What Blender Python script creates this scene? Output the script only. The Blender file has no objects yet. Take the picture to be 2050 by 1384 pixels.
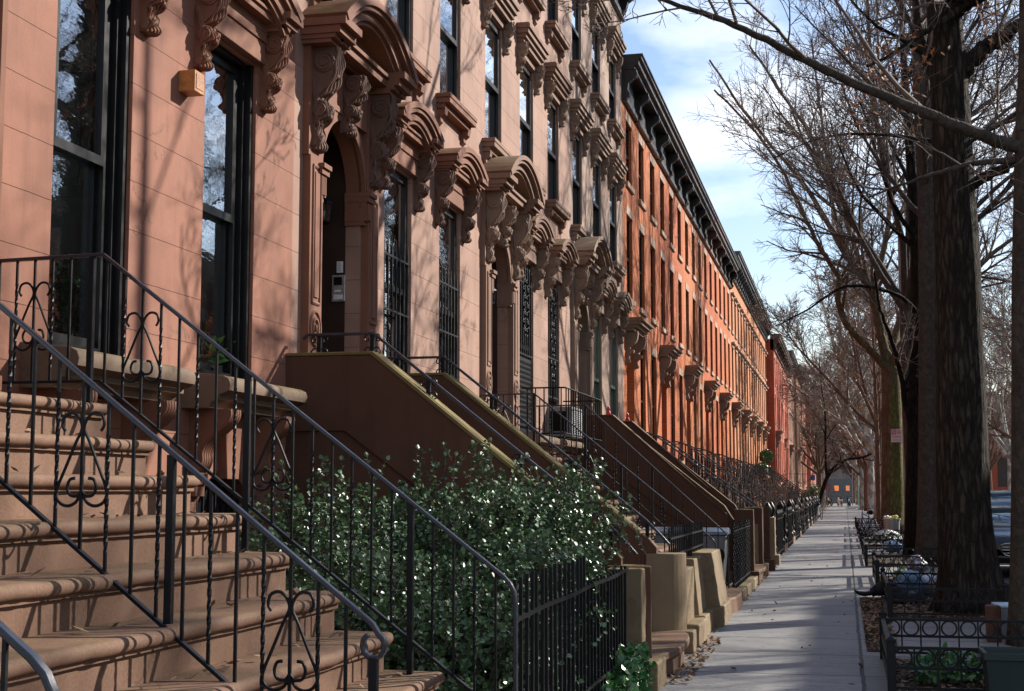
import bpy, math, random
from mathutils import Vector, Matrix, noise as mnoise
R = random.Random(11)
PI = math.pi
sc = bpy.context.scene
COL = sc.collection
FX = -4.36          # plane of the house fronts
G = 0.22            # level of the pavement
CAM = Vector((0, 0, 1.65))

# ------------------------------------------------------------------ mesh helpers
class MB:
    def __init__(s): s.v = []; s.f = []
    def add(s, vs, fs):
        n = len(s.v); s.v += [tuple(p) for p in vs]; s.f += [tuple(i + n for i in f) for f in fs]; return s
    def quad(s, a, b, c, d): return s.add([a, b, c, d], [(0, 1, 2, 3)])
    def box(s, x0, x1, y0, y1, z0, z1):
        if x0 > x1: x0, x1 = x1, x0
        if y0 > y1: y0, y1 = y1, y0
        if z0 > z1: z0, z1 = z1, z0
        return s.add([(x0,y0,z0),(x1,y0,z0),(x1,y1,z0),(x0,y1,z0),(x0,y0,z1),(x1,y0,z1),(x1,y1,z1),(x0,y1,z1)],
              [(0,3,2,1),(4,5,6,7),(0,1,5,4),(1,2,6,5),(2,3,7,6),(3,0,4,7)])
    def prism_y(s, pts, y0, y1):
        n = len(pts)
        return s.add([(x, y0, z) for x, z in pts] + [(x, y1, z) for x, z in pts],
              [tuple(range(n)), tuple(range(2*n-1, n-1, -1))] + [((i+1) % n, i, i+n, (i+1) % n + n) for i in range(n)])
    def prism_x(s, pts, x0, x1):
        n = len(pts)
        return s.add([(x0, y, z) for y, z in pts] + [(x1, y, z) for y, z in pts],
              [tuple(range(n-1, -1, -1)), tuple(range(n, 2*n))] + [(i, (i+1) % n, (i+1) % n + n, i+n) for i in range(n)])
    def prism_z(s, pts, z0, z1):
        n = len(pts)
        return s.add([(x, y, z0) for x, y in pts] + [(x, y, z1) for x, y in pts],
              [tuple(range(n-1, -1, -1)), tuple(range(n, 2*n))] + [(i, (i+1) % n, (i+1) % n + n, i+n) for i in range(n)])
    def tube(s, pts, r, n=6, twist=0.0, closed=False, cap=True, squash=1.0, ph=0.0):
        P = [Vector(p) for p in pts]; m = len(P)
        if m < 2: return s
        rr = r if isinstance(r, (list, tuple)) else [r] * m
        vs = []; up = None
        for i in range(m):
            if closed: t = P[(i+1) % m] - P[i-1]
            else: t = P[min(i+1, m-1)] - P[max(i-1, 0)]
            if t.length < 1e-9: t = Vector((0, 0, 1))
            t.normalize()
            if up is None:
                a = Vector((0, 1, 0)) if abs(t.y) < .9 else Vector((1, 0, 0))
                up = (a - t * a.dot(t)).normalized()
            else:
                up = up - t * up.dot(t)
                if up.length < 1e-6: up = t.orthogonal()
                up.normalize()
            w = t.cross(up)
            for k in range(n):
                a = 2*PI*k/n + twist*i + ph
                vs.append(P[i] + up*(math.cos(a)*rr[i]) + w*(math.sin(a)*rr[i]*squash))
        fs = []
        for i in range(m if closed else m-1):
            j = (i+1) % m
            for k in range(n):
                l = (k+1) % n
                fs.append((i*n+k, i*n+l, j*n+l, j*n+k))
        if cap and not closed:
            fs.append(tuple(range(n-1, -1, -1))); fs.append(tuple((m-1)*n + k for k in range(n)))
        return s.add(vs, fs)
    def bar(s, a, b, w, h=None):
        return s.tube([a, b], w * .7071, 4, ph=PI/4, squash=1.0 if h is None else h/w)
    def lathe(s, prof, cx, cy, n=12, ax='z'):
        vs = []; m = len(prof)
        for r, z in prof:
            for k in range(n):
                a = 2*PI*k/n; c, d = r*math.cos(a), r*math.sin(a)
                if ax == 'z': vs.append((cx+c, cy+d, z))
                elif ax == 'y': vs.append((cx+c, z, cy+d))
                else: vs.append((z, cx+c, cy+d))
        fs = [(i*n+k, i*n+(k+1) % n, (i+1)*n+(k+1) % n, (i+1)*n+k) for i in range(m-1) for k in range(n)]
        fs += [tuple(range(n-1, -1, -1)), tuple((m-1)*n+k for k in range(n))]
        return s.add(vs, fs)
    def cyl_y(s, x, z, r, y0, y1, n=14): return s.lathe([(r, y0), (r, y1)], x, z, n, 'y')
    def ball(s, c, r, n=10, m=6, sz=1.0):
        pr = [(max(1e-4, r*math.sin(PI*i/m)), c[2] - sz*r*math.cos(PI*i/m)) for i in range(m+1)]
        return s.lathe(pr, c[0], c[1], n)

def catmull(P, k=6):
    P = [Vector(p) for p in P]; out = []
    for i in range(len(P)-1):
        a, b, c, d = P[max(i-1, 0)], P[i], P[i+1], P[min(i+2, len(P)-1)]
        for j in range(k):
            t = j/k
            out.append(.5*((2*b) + (c-a)*t + (2*a-5*b+4*c-d)*t*t + (3*b-a-3*c+d)*t**3))
    out.append(P[-1]); return out

def wpos(o):
    p = Vector((0, 0, 0))
    while o is not None: p += o.location; o = o.parent
    return p

DTEX = bpy.data.textures.new('worn_stone', 'CLOUDS'); DTEX.noise_scale = .16; DTEX.noise_depth = 4
def obj(name, mb, m, parent=None, smooth=None, bevel=0, loc=None, seg=2, rough=None):
    """one mesh object; vertices are given in world space and stored relative to the parent (or to loc)"""
    org = wpos(parent) if parent is not None else Vector(loc if loc is not None else (0, 0, 0))
    me = bpy.data.meshes.new(name)
    ox, oy, oz = org
    me.from_pydata([(x-ox, y-oy, z-oz) for x, y, z in mb.v], [], mb.f)
    for mm in (m if isinstance(m, (list, tuple)) else [m]): me.materials.append(mm)
    if smooth is not None:
        me.polygons.foreach_set('use_smooth', [True]*len(me.polygons))
        if smooth < 180: me.set_sharp_from_angle(angle=math.radians(smooth))
    me.update()
    o = bpy.data.objects.new(name, me); COL.objects.link(o)
    if parent is not None: o.parent = parent
    elif loc is not None: o.location = loc
    if bevel:
        b = o.modifiers.new('bevel', 'BEVEL'); b.width = bevel; b.segments = seg; b.limit_method = 'ANGLE'; b.angle_limit = math.radians(50)
    if rough:
        s = o.modifiers.new('divide', 'SUBSURF'); s.subdivision_type = 'SIMPLE'; s.levels = s.render_levels = rough[0]
        q = o.modifiers.new('wear', 'DISPLACE'); q.texture = DTEX; q.texture_coords = 'GLOBAL'; q.strength = rough[1]; q.mid_level = .5
    return o

def tag(o, label=None, cat=None, group=None, kind=None):
    if label: o['label'] = label
    if cat: o['category'] = cat
    if group: o['group'] = group
    if kind: o['kind'] = kind
    return o

def thing(name, label, cat, loc, group=None):
    o = bpy.data.objects.new(name, None); COL.objects.link(o); o.location = loc; o.empty_display_size = .2
    return tag(o, label, cat, group)

def copy_tree(o, loc=None, label=None, parent=None, rotz=None, group=None, scale=None):
    kids = [c for c in bpy.data.objects if c.parent is o] if not hasattr(copy_tree, 'kids') else copy_tree.kids(o)
    c = o.copy(); COL.objects.link(c)
    if parent is not None: c.parent = parent
    if loc is not None: c.location = loc
    if label: c['label'] = label
    if group: c['group'] = group
    if rotz is not None: c.rotation_euler = (0, 0, rotz)
    if scale is not None: c.scale = scale
    for k in kids: copy_tree(k, parent=c)
    return c

# ------------------------------------------------------------------ material helpers
def nt(name):
    m = bpy.data.materials.new(name); m.use_nodes = True
    t = m.node_tree; b = t.nodes['Principled BSDF']
    return m, t, b
def nd(t, ty, **kw):
    n = t.nodes.new(ty)
    for k, v in kw.items(): setattr(n, k, v)
    return n
def lk(t, a, b): t.links.new(a, b)
def setin(n, **kw):
    for k, v in kw.items(): n.inputs[k.replace('_', ' ')].default_value = v
def rgb(c): return (c[0], c[1], c[2], 1)
def mixc(t, fac, a, b, mode='MIX'):
    n = nd(t, 'ShaderNodeMix', data_type='RGBA', blend_type=mode)
    for sock, val in ((n.inputs[0], fac), (n.inputs[6], a), (n.inputs[7], b)):
        if hasattr(val, 'links') or isinstance(val, bpy.types.NodeSocket): lk(t, val, sock)
        elif isinstance(val, (tuple, list)): sock.default_value = rgb(val)
        else: sock.default_value = val
    return n.outputs[2]
def math_(t, op, a, b=None, clamp=False):
    n = nd(t, 'ShaderNodeMath', operation=op, use_clamp=clamp)
    for i, v in enumerate((a, b)):
        if v is None: continue
        if isinstance(v, bpy.types.NodeSocket): lk(t, v, n.inputs[i])
        else: n.inputs[i].default_value = v
    return n.outputs[0]
def noise_(t, vec, scale, detail=4, rough=.55):
    n = nd(t, 'ShaderNodeTexNoise'); setin(n, Scale=scale, Detail=detail, Roughness=rough)
    if vec is not None: lk(t, vec, n.inputs['Vector'])
    return n.outputs['Fac']
def ramp(t, fac, lo, hi):
    n = nd(t, 'ShaderNodeMapRange'); lk(t, fac, n.inputs[0]); n.inputs[1].default_value = lo; n.inputs[2].default_value = hi
    return n.outputs[0]
def pos(t, sx=1, sy=1, sz=1, space='P'):
    if space == 'P': s = nd(t, 'ShaderNodeNewGeometry').outputs['Position']
    else: s = nd(t, 'ShaderNodeTexCoord').outputs['Object']
    mp = nd(t, 'ShaderNodeMapping'); mp.inputs['Scale'].default_value = (sx, sy, sz); lk(t, s, mp.inputs['Vector'])
    return mp.outputs[0]
def bump(t, b, h, strength=.3, dist=.01, prev=None):
    n = nd(t, 'ShaderNodeBump'); setin(n, Strength=strength, Distance=dist); lk(t, h, n.inputs['Height'])
    if prev is not None: lk(t, prev, n.inputs['Normal'])
    lk(t, n.outputs[0], b.inputs['Normal']); return n.outputs[0]

def plain(name, c, rough=.5, metal=0, spec=.5, var=.25, scale=6, bstr=.0, bscale=60, coat=0, space='P'):
    m, t, b = nt(name)
    v = pos(t, space=space)
    f = ramp(t, noise_(t, v, scale), .3, .7)
    d = tuple(x*(1-var) for x in c); l = tuple(min(1, x*(1+var)) for x in c)
    lk(t, mixc(t, f, d, l), b.inputs['Base Color'])
    rr = nd(t, 'ShaderNodeMapRange'); lk(t, f, rr.inputs[0]); rr.inputs[3].default_value = max(0, rough-.06); rr.inputs[4].default_value = min(1, rough+.08)
    lk(t, rr.outputs[0], b.inputs['Roughness'])
    b.inputs['Metallic'].default_value = metal
    b.inputs['Specular IOR Level'].default_value = spec
    if coat: b.inputs['Coat Weight'].default_value = coat; b.inputs['Coat Roughness'].default_value = .04
    if bstr: bump(t, b, noise_(t, v, bscale, 5, .6), bstr, .004)
    return m

def stone(name, c, joints=False, stain=(.10, .07, .045), stain_amt=.35, moss=0.0, grain=.12, streak=.25):
    m, t, b = nt(name)
    v = pos(t)
    big = ramp(t, noise_(t, v, 1.3, 5, .6), .35, .7)
    col = mixc(t, big, tuple(x*.80 for x in c), tuple(x*1.12 for x in c))
    cn = noise_(t, pos(t, .7, .7, .7), 1.1, 8, .62); ck = math_(t, 'MULTIPLY', ramp(t, cn, .492, .499), ramp(t, cn, .506, .499))
    ck = math_(t, 'MULTIPLY', ck, ramp(t, noise_(t, v, .8, 2), .45, .6))
    st = ramp(t, noise_(t, pos(t, 5, 5, .5), 1.6, 4, .6), .52, .78)
    col = mixc(t, math_(t, 'MULTIPLY', st, streak), col, tuple(x*.62 for x in c))
    pat = ramp(t, noise_(t, v, 2.7, 6, .7), .55, .8)
    col = mixc(t, math_(t, 'MULTIPLY', pat, stain_amt), col, stain)
    if moss:
        ms = ramp(t, noise_(t, pos(t, 3, 3, 3), 2.2, 5, .65), .42, .62)
        nz = nd(t, 'ShaderNodeSeparateXYZ'); lk(t, nd(t, 'ShaderNodeNewGeometry').outputs['True Normal'], nz.inputs[0])
        up = ramp(t, nz.outputs[2], .25, .7)
        col = mixc(t, math_(t, 'MULTIPLY', math_(t, 'MULTIPLY', ms, up), moss), col, (.23, .19, .05))
    col = mixc(t, math_(t, 'MULTIPLY', ck, .65), col, tuple(x*.3 for x in c))
    fine = noise_(t, v, 90, 3, .7)
    col = mixc(t, math_(t, 'MULTIPLY', ramp(t, fine, .35, .75), grain), col, tuple(x*.45 for x in c))
    h = noise_(t, v, 45, 6, .7)
    if joints:
        z = nd(t, 'ShaderNodeSeparateXYZ'); lk(t, nd(t, 'ShaderNodeNewGeometry').outputs['Position'], z.inputs[0])
        wob = math_(t, 'MULTIPLY', noise_(t, v, 8, 2), .006)
        q = math_(t, 'FRACT', math_(t, 'DIVIDE', math_(t, 'ADD', z.outputs[2], math_(t, 'ADD', wob, .17-.003)), .315))
        ln = math_(t, 'SUBTRACT', 1.0, ramp(t, math_(t, 'ABSOLUTE', math_(t, 'SUBTRACT', q, .0)), .006, .016))
        col = mixc(t, math_(t, 'MULTIPLY', ln, .75), col, (.05, .025, .018))
    lk(t, col, b.inputs['Base Color'])
    b.inputs['Roughness'].default_value = .78; b.inputs['Specular IOR Level'].default_value = .25
    p = bump(t, b, h, .22, .006)
    if joints: bump(t, b, ln, .6, -.006, p)
    return m

def brick(name, c1, c2, mortar, bw=.21, rh=.072, ms=.011):
    m, t, b = nt(name)
    s = nd(t, 'ShaderNodeSeparateXYZ'); lk(t, nd(t, 'ShaderNodeNewGeometry').outputs['Position'], s.inputs[0])
    cb = nd(t, 'ShaderNodeCombineXYZ'); lk(t, math_(t, 'ADD', s.outputs[1], s.outputs[0]), cb.inputs[0]); lk(t, s.outputs[2], cb.inputs[1])
    bt = nd(t, 'ShaderNodeTexBrick'); lk(t, cb.outputs[0], bt.inputs['Vector'])
    bt.inputs['Color1'].default_value = rgb(c1); bt.inputs['Color2'].default_value = rgb(c2); bt.inputs['Mortar'].default_value = rgb(mortar)
    setin(bt, Scale=1.0, Mortar_Size=ms, Mortar_Smooth=.2, Bias=-.1, Brick_Width=bw, Row_Height=rh)
    v = pos(t)
    big = ramp(t, noise_(t, v, .9, 5, .6), .35, .7)
    col = mixc(t, big, mixc(t, 1.0, bt.outputs['Color'], (.8, .78, .76), 'MULTIPLY'), bt.outputs['Color'])
    st = ramp(t, noise_(t, pos(t, 4, 4, .5), 1.5, 4), .55, .8)
    col = mixc(t, math_(t, 'MULTIPLY', st, .25), col, tuple(x*.5 for x in c1))
    lk(t, col, b.inputs['Base Color']); b.inputs['Roughness'].default_value = .8; b.inputs['Specular IOR Level'].default_value = .2
    p = bump(t, b, bt.outputs['Fac'], .5, -.006)
    bump(t, b, noise_(t, v, 60, 4), .2, .004, p)
    return m

def nd_sep_z(t):
    s = nd(t, 'ShaderNodeSeparateXYZ'); lk(t, nd(t, 'ShaderNodeNewGeometry').outputs['Position'], s.inputs[0]); return s.outputs[2]
def bark(name, c, c2, sx=7, sz=1.2, strength=.8, patch=None, moss=None):
    m, t, b = nt(name)
    v = pos(t, sx, sx, sz)
    n1 = noise_(t, v, 2.2, 6, .7)
    col = mixc(t, ramp(t, n1, .35, .65), c, c2)
    if patch is not None:
        p = ramp(t, noise_(t, pos(t, 2.5, 2.5, 1.4), 1.6, 3, .5), .48, .52)
        col = mixc(t, p, col, patch)
    if moss is not None:
        s = nd(t, 'ShaderNodeSeparateXYZ'); g = nd(t, 'ShaderNodeNewGeometry'); lk(t, g.outputs['Normal'], s.inputs[0])
        side = ramp(t, math_(t, 'ADD', math_(t, 'MULTIPLY', s.outputs[0], .8), math_(t, 'MULTIPLY', s.outputs[1], -.5)), .0, .6)
        zz = ramp(t, nd_sep_z(t), 8.5, 4.0)
        mm = math_(t, 'MULTIPLY', math_(t, 'MULTIPLY', side, zz), ramp(t, noise_(t, pos(t, 3, 3, 1), 1.6, 5, .7), .3, .6))
        col = mixc(t, mm, col, moss)
    lk(t, col, b.inputs['Base Color']); b.inputs['Roughness'].default_value = .9; b.inputs['Specular IOR Level'].default_value = .15
    vo = nd(t, 'ShaderNodeTexVoronoi', feature='DISTANCE_TO_EDGE'); dv = nd(t, 'ShaderNodeVectorMath', operation='ADD'); lk(t, pos(t, sx*2.2, sx*2.2, sz*2.6), dv.inputs[0])
    dn = nd(t, 'ShaderNodeTexNoise'); setin(dn, Scale=5.0, Detail=4.0); lk(t, v, dn.inputs['Vector']); lk(t, dn.outputs['Color'], dv.inputs[1]); lk(t, dv.outputs[0], vo.inputs['Vector']); vo.inputs['Scale'].default_value = 1.0
    fur = ramp(t, vo.outputs['Distance'], .0, .22)
    lk(t, mixc(t, math_(t, 'MULTIPLY', math_(t, 'SUBTRACT', 1.0, fur), min(1, strength)), col, tuple(x*.6 for x in c)), b.inputs['Base Color'])
    p = bump(t, b, n1, strength, .04); bump(t, b, fur, min(1, strength), .05, p)
    return m

def leafmat(name, c1, c2, rough=.3, trans=0.0, spec=.5):
    m, t, b = nt(name)
    g = nd(t, 'ShaderNodeNewGeometry')
    n = noise_(t, pos(t), 14, 2)
    f = math_(t, 'ADD', math_(t, 'MULTIPLY', g.outputs['Random Per Island'], .7), math_(t, 'MULTIPLY', n, .3))
    lk(t, mixc(t, f, c1, c2), b.inputs['Base Color']); b.inputs['Roughness'].default_value = rough; b.inputs['Specular IOR Level'].default_value = spec
    return m

def glass(name, tint=(.93, .97, .96), wob=.03, base=.0):
    m, t, b = nt(name)
    t.nodes.remove(b); out = t.nodes['Material Output']
    fr = nd(t, 'ShaderNodeFresnel'); fr.inputs['IOR'].default_value = 1.52
    g = nd(t, 'ShaderNodeBsdfGlossy'); g.inputs['Roughness'].default_value = .015; g.inputs['Color'].default_value = (.95, .98, 1, 1)
    tr = nd(t, 'ShaderNodeBsdfTransparent'); tr.inputs['Color'].default_value = rgb(tint)
    mx = nd(t, 'ShaderNodeMixShader')
    bm = nd(t, 'ShaderNodeBump'); setin(bm, Strength=wob, Distance=.05); lk(t, noise_(t, pos(t, 1, 1, 3.5), 3.2, 3, .6), bm.inputs['Height'])
    lk(t, bm.outputs[0], g.inputs['Normal'])
    f = math_(t, 'ADD', math_(t, 'MULTIPLY', fr.outputs[0], 3.2), .10, True)
    lk(t, f, mx.inputs[0]); lk(t, tr.outputs[0], mx.inputs[1]); lk(t, g.outputs[0], mx.inputs[2]); lk(t, mx.outputs[0], out.inputs['Surface'])
    return m

def emis(name, c, s):
    m, t, b = nt(name)
    b.inputs['Base Color'].default_value = rgb(c); b.inputs['Emission Color'].default_value = rgb(c); b.inputs['Emission Strength'].default_value = s
    return m

M = {}
M['wall1'] = stone('painted_brownstone_red', (.285, .125, .080), True, stain_amt=.24, grain=.2, streak=.7)
M['wall2'] = stone('painted_brownstone_pink', (.33, .20, .148), True, stain=(.22, .12, .09), stain_amt=.45, streak=.65)
M['wall3'] = stone('painted_brownstone_grey', (.33, .225, .17), False, stain=(.26, .17, .12), stain_amt=.35, streak=.6)
M['trim1'] = stone('brownstone_trim_red', (.21, .092, .055), stain_amt=.2, moss=.5)
M['trim2'] = stone('brownstone_trim_pink', (.225, .132, .092), stain_amt=.35, moss=.5, streak=.4)
M['trim3'] = stone('brownstone_trim_tan', (.26, .178, .128), stain_amt=.35, moss=.3, streak=.5)
M['carved'] = stone('carved_brownstone', (.15, .083, .060), stain_amt=.5, streak=.5, grain=.25)
M['step'] = stone('brownstone_steps', (.205, .115, .074), stain=(.10, .075, .045), stain_amt=.6, moss=.3, grain=.75)
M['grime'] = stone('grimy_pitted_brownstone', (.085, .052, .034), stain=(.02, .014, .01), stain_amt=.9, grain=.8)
M['ledge'] = stone('weathered_ledge', (.175, .118, .080), stain=(.16, .13, .08), stain_amt=.5, grain=.4, moss=.6)
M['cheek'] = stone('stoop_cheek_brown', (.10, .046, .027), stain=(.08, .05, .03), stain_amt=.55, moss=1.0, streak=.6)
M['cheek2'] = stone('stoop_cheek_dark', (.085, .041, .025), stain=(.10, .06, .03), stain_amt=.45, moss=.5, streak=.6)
M['coping'] = stone('mossy_coping', (.17, .12, .05), stain=(.20, .19, .05), stain_amt=.9, moss=1.0, streak=.4)
M['pillar'] = stone('tan_pillar_stone', (.205, .148, .086), stain=(.22, .19, .08), stain_amt=.6, moss=.5, streak=.4)
M['brick1'] = brick('orange_red_brick', (.47, .108, .026), (.56, .15, .038), (.42, .19, .10))
M['brick1a'] = M['brick1']
M['brick1b'] = brick('orange_red_brick_darker', (.42, .082, .018), (.52, .12, .028), (.38, .16, .085))
M['brick1c'] = brick('orange_red_brick_lighter', (.49, .125, .033), (.58, .17, .048), (.44, .22, .125))
M['brick2'] = brick('pale_orange_brick', (.49, .165, .060), (.56, .21, .085), (.47, .28, .17))
M['brick3'] = brick('deep_red_brick', (.42, .07, .035), (.50, .10, .05), (.36, .14, .09))
M['brick4'] = brick('brown_brick', (.33, .16, .10), (.38, .20, .13), (.36, .25, .18))
M['brick5'] = brick('pink_brick', (.50, .16, .10), (.56, .2, .13), (.5, .28, .2))
M['lintel'] = stone('pale_brown_lintel', (.42, .29, .21), stain_amt=.2)
M['iron'] = plain('black_iron_paint', (.006, .0065, .008), .42, 0, .22, .3, 20, .15, 90)
M['iron_skylit'] = plain('black_handrail_paint_skylit', (.015, .019, .030), .30, 0, .6, .3, 14, .12, 120)  # black paint with a bluish base imitating sky and sun glint on rail tops
M['cornice'] = plain('black_cornice_paint', (.016, .015, .015), .4, 0, .5, .3, 5, .1, 40)
M['cornice2'] = plain('brown_cornice_paint', (.085, .052, .04), .5, 0, .4, .3, 5, .1, 40)
M['cornice3'] = plain('grey_cornice_paint', (.05, .055, .055), .5, 0, .4, .3, 5, .1, 40)
M['frame'] = plain('black_window_paint', (.006, .0065, .007), .35, 0, .25, .3, 9)
M['framew'] = plain('white_window_paint', (.6, .58, .54), .4, 0, .5, .15, 9)
M['frameg'] = plain('dark_green_window_paint', (.02, .06, .035), .35, 0, .5, .2, 9)
M['framegrey'] = plain('grey_sash_paint', (.16, .14, .12), .4, 0, .5, .2, 9)
M['glass'] = glass('window_glass', base=.28, wob=.014)
M['glassfar'] = plain('dark_window_glass', (.010, .013, .017), .06, 0, .9, .2, 3)
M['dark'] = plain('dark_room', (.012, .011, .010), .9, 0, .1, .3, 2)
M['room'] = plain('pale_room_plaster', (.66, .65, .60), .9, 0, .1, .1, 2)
M['shutter'] = plain('grey_green_shutter_paint', (.72, .78, .72), .5, 0, .4, .1, 3)
M['curtain'] = plain('pale_curtain_cloth', (.42, .46, .48), .9, 0, .1, .3, 3)
M['door'] = plain('dark_door_wood', (.022, .013, .009), .35, 0, .5, .4, 5)
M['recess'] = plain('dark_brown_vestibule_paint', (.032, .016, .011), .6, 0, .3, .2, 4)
M['copper'] = plain('orange_wood_panel', (.42, .17, .05), .45, 0, .4, .25, 22, .1, 50)
M['copper2'] = plain('faded_wood_front', (.36, .17, .075), .5, 0, .4, .35, 60)
M['steel'] = plain('brushed_steel', (.42, .43, .42), .35, .7, .5, .2, 30)
M['white'] = plain('white_plastic', (.62, .63, .62), .4, 0, .5, .1, 8)
M['greyp'] = plain('grey_plastic', (.17, .18, .19), .45, 0, .5, .2, 6)
M['bark_oak'] = bark('oak_bark', (.028, .022, .017), (.085, .068, .052))
M['bark_dark'] = bark('dark_bark', (.014, .010, .008), (.042, .030, .022))
M['bark_grey'] = bark('grey_smooth_bark', (.05, .039, .031), (.092, .075, .06), 4, 2.5, .35)
M['bark_moss'] = bark('mossy_plane_bark', (.10, .066, .042), (.17, .12, .075), 4, 1.2, .6, None, (.15, .16, .03))
M['bark_plane'] = bark('white_plane_bark', (.22, .19, .15), (.32, .29, .24), 3, 1.5, .3, (.50, .49, .45))
M['bark_brown'] = bark('brown_young_bark', (.12, .07, .05), (.2, .13, .09), 5, 2, .4)
M['twig'] = bark('twig_bark', (.10, .078, .064), (.22, .175, .145), 3, 3, .2)
M['twig_pale'] = bark('pale_twig_bark', (.13, .10, .08), (.24, .19, .15), 3, 3, .2)
M['twig_red'] = bark('reddish_twig_bark', (.15, .115, .095), (.28, .22, .18), 3, 3, .2)
M['deadleaf'] = leafmat('dead_orange_leaf', (.30, .10, .03), (.50, .20, .06), .6)
M['litter'] = leafmat('brown_leaf_litter', (.10, .06, .035), (.34, .22, .13), .8, spec=.2)
M['holly'] = leafmat('glossy_holly_leaf', (.022, .058, .020), (.115, .20, .075), .36, spec=.6)
M['ivy'] = leafmat('ivy_leaf', (.02, .07, .02), (.06, .16, .04), .3)
M['grass'] = leafmat('green_blade', (.05, .12, .02), (.12, .24, .05), .5)
M['topiary'] = leafmat('box_topiary_leaf', (.03, .09, .015), (.07, .17, .03), .4)
M['soil'] = plain('dark_soil', (.055, .038, .026), .95, 0, .1, .5, 18, .8, 60)
# ------------------------------------------------------------------ house building blocks
def wallgrid(mb, y0, y1, z0, z1, ops, x, depth):
    ys = sorted({y0, y1, *[o[0] for o in ops], *[o[1] for o in ops]}); zs = sorted({z0, z1, *[o[2] for o in ops], *[o[3] for o in ops]})
    for a, b in zip(ys, ys[1:]):
        for c, d in zip(zs, zs[1:]):
            my, mz = (a+b)/2, (c+d)/2
            if any(o[0] < my < o[1] and o[2] < mz < o[3] for o in ops): continue
            mb.quad((x, a, c), (x, b, c), (x, b, d), (x, a, d))
    for a, b, c, d in ops:
        X = x-depth
        mb.quad((x, a, c), (x, a, d), (X, a, d), (X, a, c)); mb.quad((x, b, c), (X, b, c), (X, b, d), (x, b, d))
        mb.quad((x, a, d), (x, b, d), (X, b, d), (X, a, d)); mb.quad((x, a, c), (X, a, c), (X, b, c), (x, b, c))
    return mb

def arcpts(ya, yb, z, crest, n=18):
    w = (yb-ya)/2; h = crest-z; r = (w*w+h*h)/(2*h); cy, cz = (ya+yb)/2, crest-r; a = math.asin(min(1, w/r))
    if h > w: a = PI-a
    return [(cy + r*math.sin(-a+2*a*i/n), cz + r*math.cos(-a+2*a*i/n)) for i in range(n+1)]

def ringarc(mb, outer, inner, x0, x1):
    n = len(outer)
    for i in range(n-1):
        a, b, c, d = outer[i], outer[i+1], inner[i+1], inner[i]
        mb.quad((x1, *d), (x1, *c), (x1, *b), (x1, *a)); mb.quad((x0, *a), (x1, *a), (x1, *b), (x0, *b)); mb.quad((x0, *d), (x0, *c), (x1, *c), (x1, *d))
    for i in (0, n-1):
        a, d = outer[i], inner[i]; mb.quad((x0, *a), (x1, *a), (x1, *d), (x0, *d))

def shrink(pts, t):
    cy = (pts[0][0]+pts[-1][0])/2; w = pts[-1][0]-cy
    return [(cy+(y-cy)*(1-t/w), z-t) for y, z in pts]

SCROLL = [(1, 0), (1.02, .08), (1.0, .18), (.93, .28), (.78, .37), (.55, .44), (.36, .49), (.40, .53), (.58, .555), (.68, .6), (.62, .67), (.42, .71), (.30, .76), (.28, .83), (.34, .89), (.38, .94), (.28, .985), (.1, 1.0)]
def console(root, yc, w, x, proj, zt, zb, m, carved=True, name='console'):
    h = zt-zb; fr = [(x+a*proj, zt-c*h) for a, c in SCROLL]
    fr2 = [(p.x, p.z) for p in catmull([(a, 0, c) for a, c in fr], 3)]
    mb = MB(); mb.prism_y([(x-.01, zt)] + fr2 + [(x-.01, zb)], yc-w/2, yc+w/2)
    if carved:
        for cx_, cz_, r in ((.62, .15, .40), (.42, .62, .27), (.24, .94, .15)):
            X, Z, rr = x+cx_*proj, zt-cz_*h, r*proj
            e = .012
            mb.cyl_y(X, Z, rr*.98, yc-w/2-e, yc+w/2+e, 18)
            if r > .2:
                for sd in (-1, 1):
                    pts = [(X + rr*(1-.8*t/26)*math.cos(.5*t), yc+sd*(w/2+e), Z + rr*(1-.8*t/26)*math.sin(.5*t)) for t in range(26)]
                    mb.tube(pts, rr*.13, 5)
        for q in range(5):
            yy = yc - w*.42 + q*w*.21
            pts = [(a + .012 + .01*math.sin(i*.9+q), yy + .006*math.sin(i*.5+q), c) for i, (a, c) in enumerate(fr2)]
            mb.tube(pts, [w*.075 + .003*math.sin(i*1.3+q*2) for i in range(len(pts))], 6)
        for sd in (-1, 1):   # leaf relief on the cheeks of the console
            for q in range(4):
                a0 = .35+.18*q
                pts = [(x+proj*(.15+.12*q*(1-j/5)+.1*j/5), yc+sd*(w/2+.004), zt-h*(.28+.1*q+.035*j)) for j in range(6)]
                mb.tube(pts, [.014, .02, .02, .016, .01, .004], 5)
        for j in range(7):   # lumpy acanthus in front
            t = .18+.1*j; i = min(len(fr2)-1, int(t*len(fr2)))
            mb.ball((fr2[i][0]+.01, yc + w*.18*math.sin(j*2.1), fr2[i][1]), w*.16, 7, 5)
    else:
        mb.prism_y([(x-.01, zt-.02)] + [(a-.02, c) for a, c in fr2] + [(x-.01, zb+.02)], yc-w/2-.012, yc+w/2+.012)
    return obj(name, mb, m, root, 40)

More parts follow.
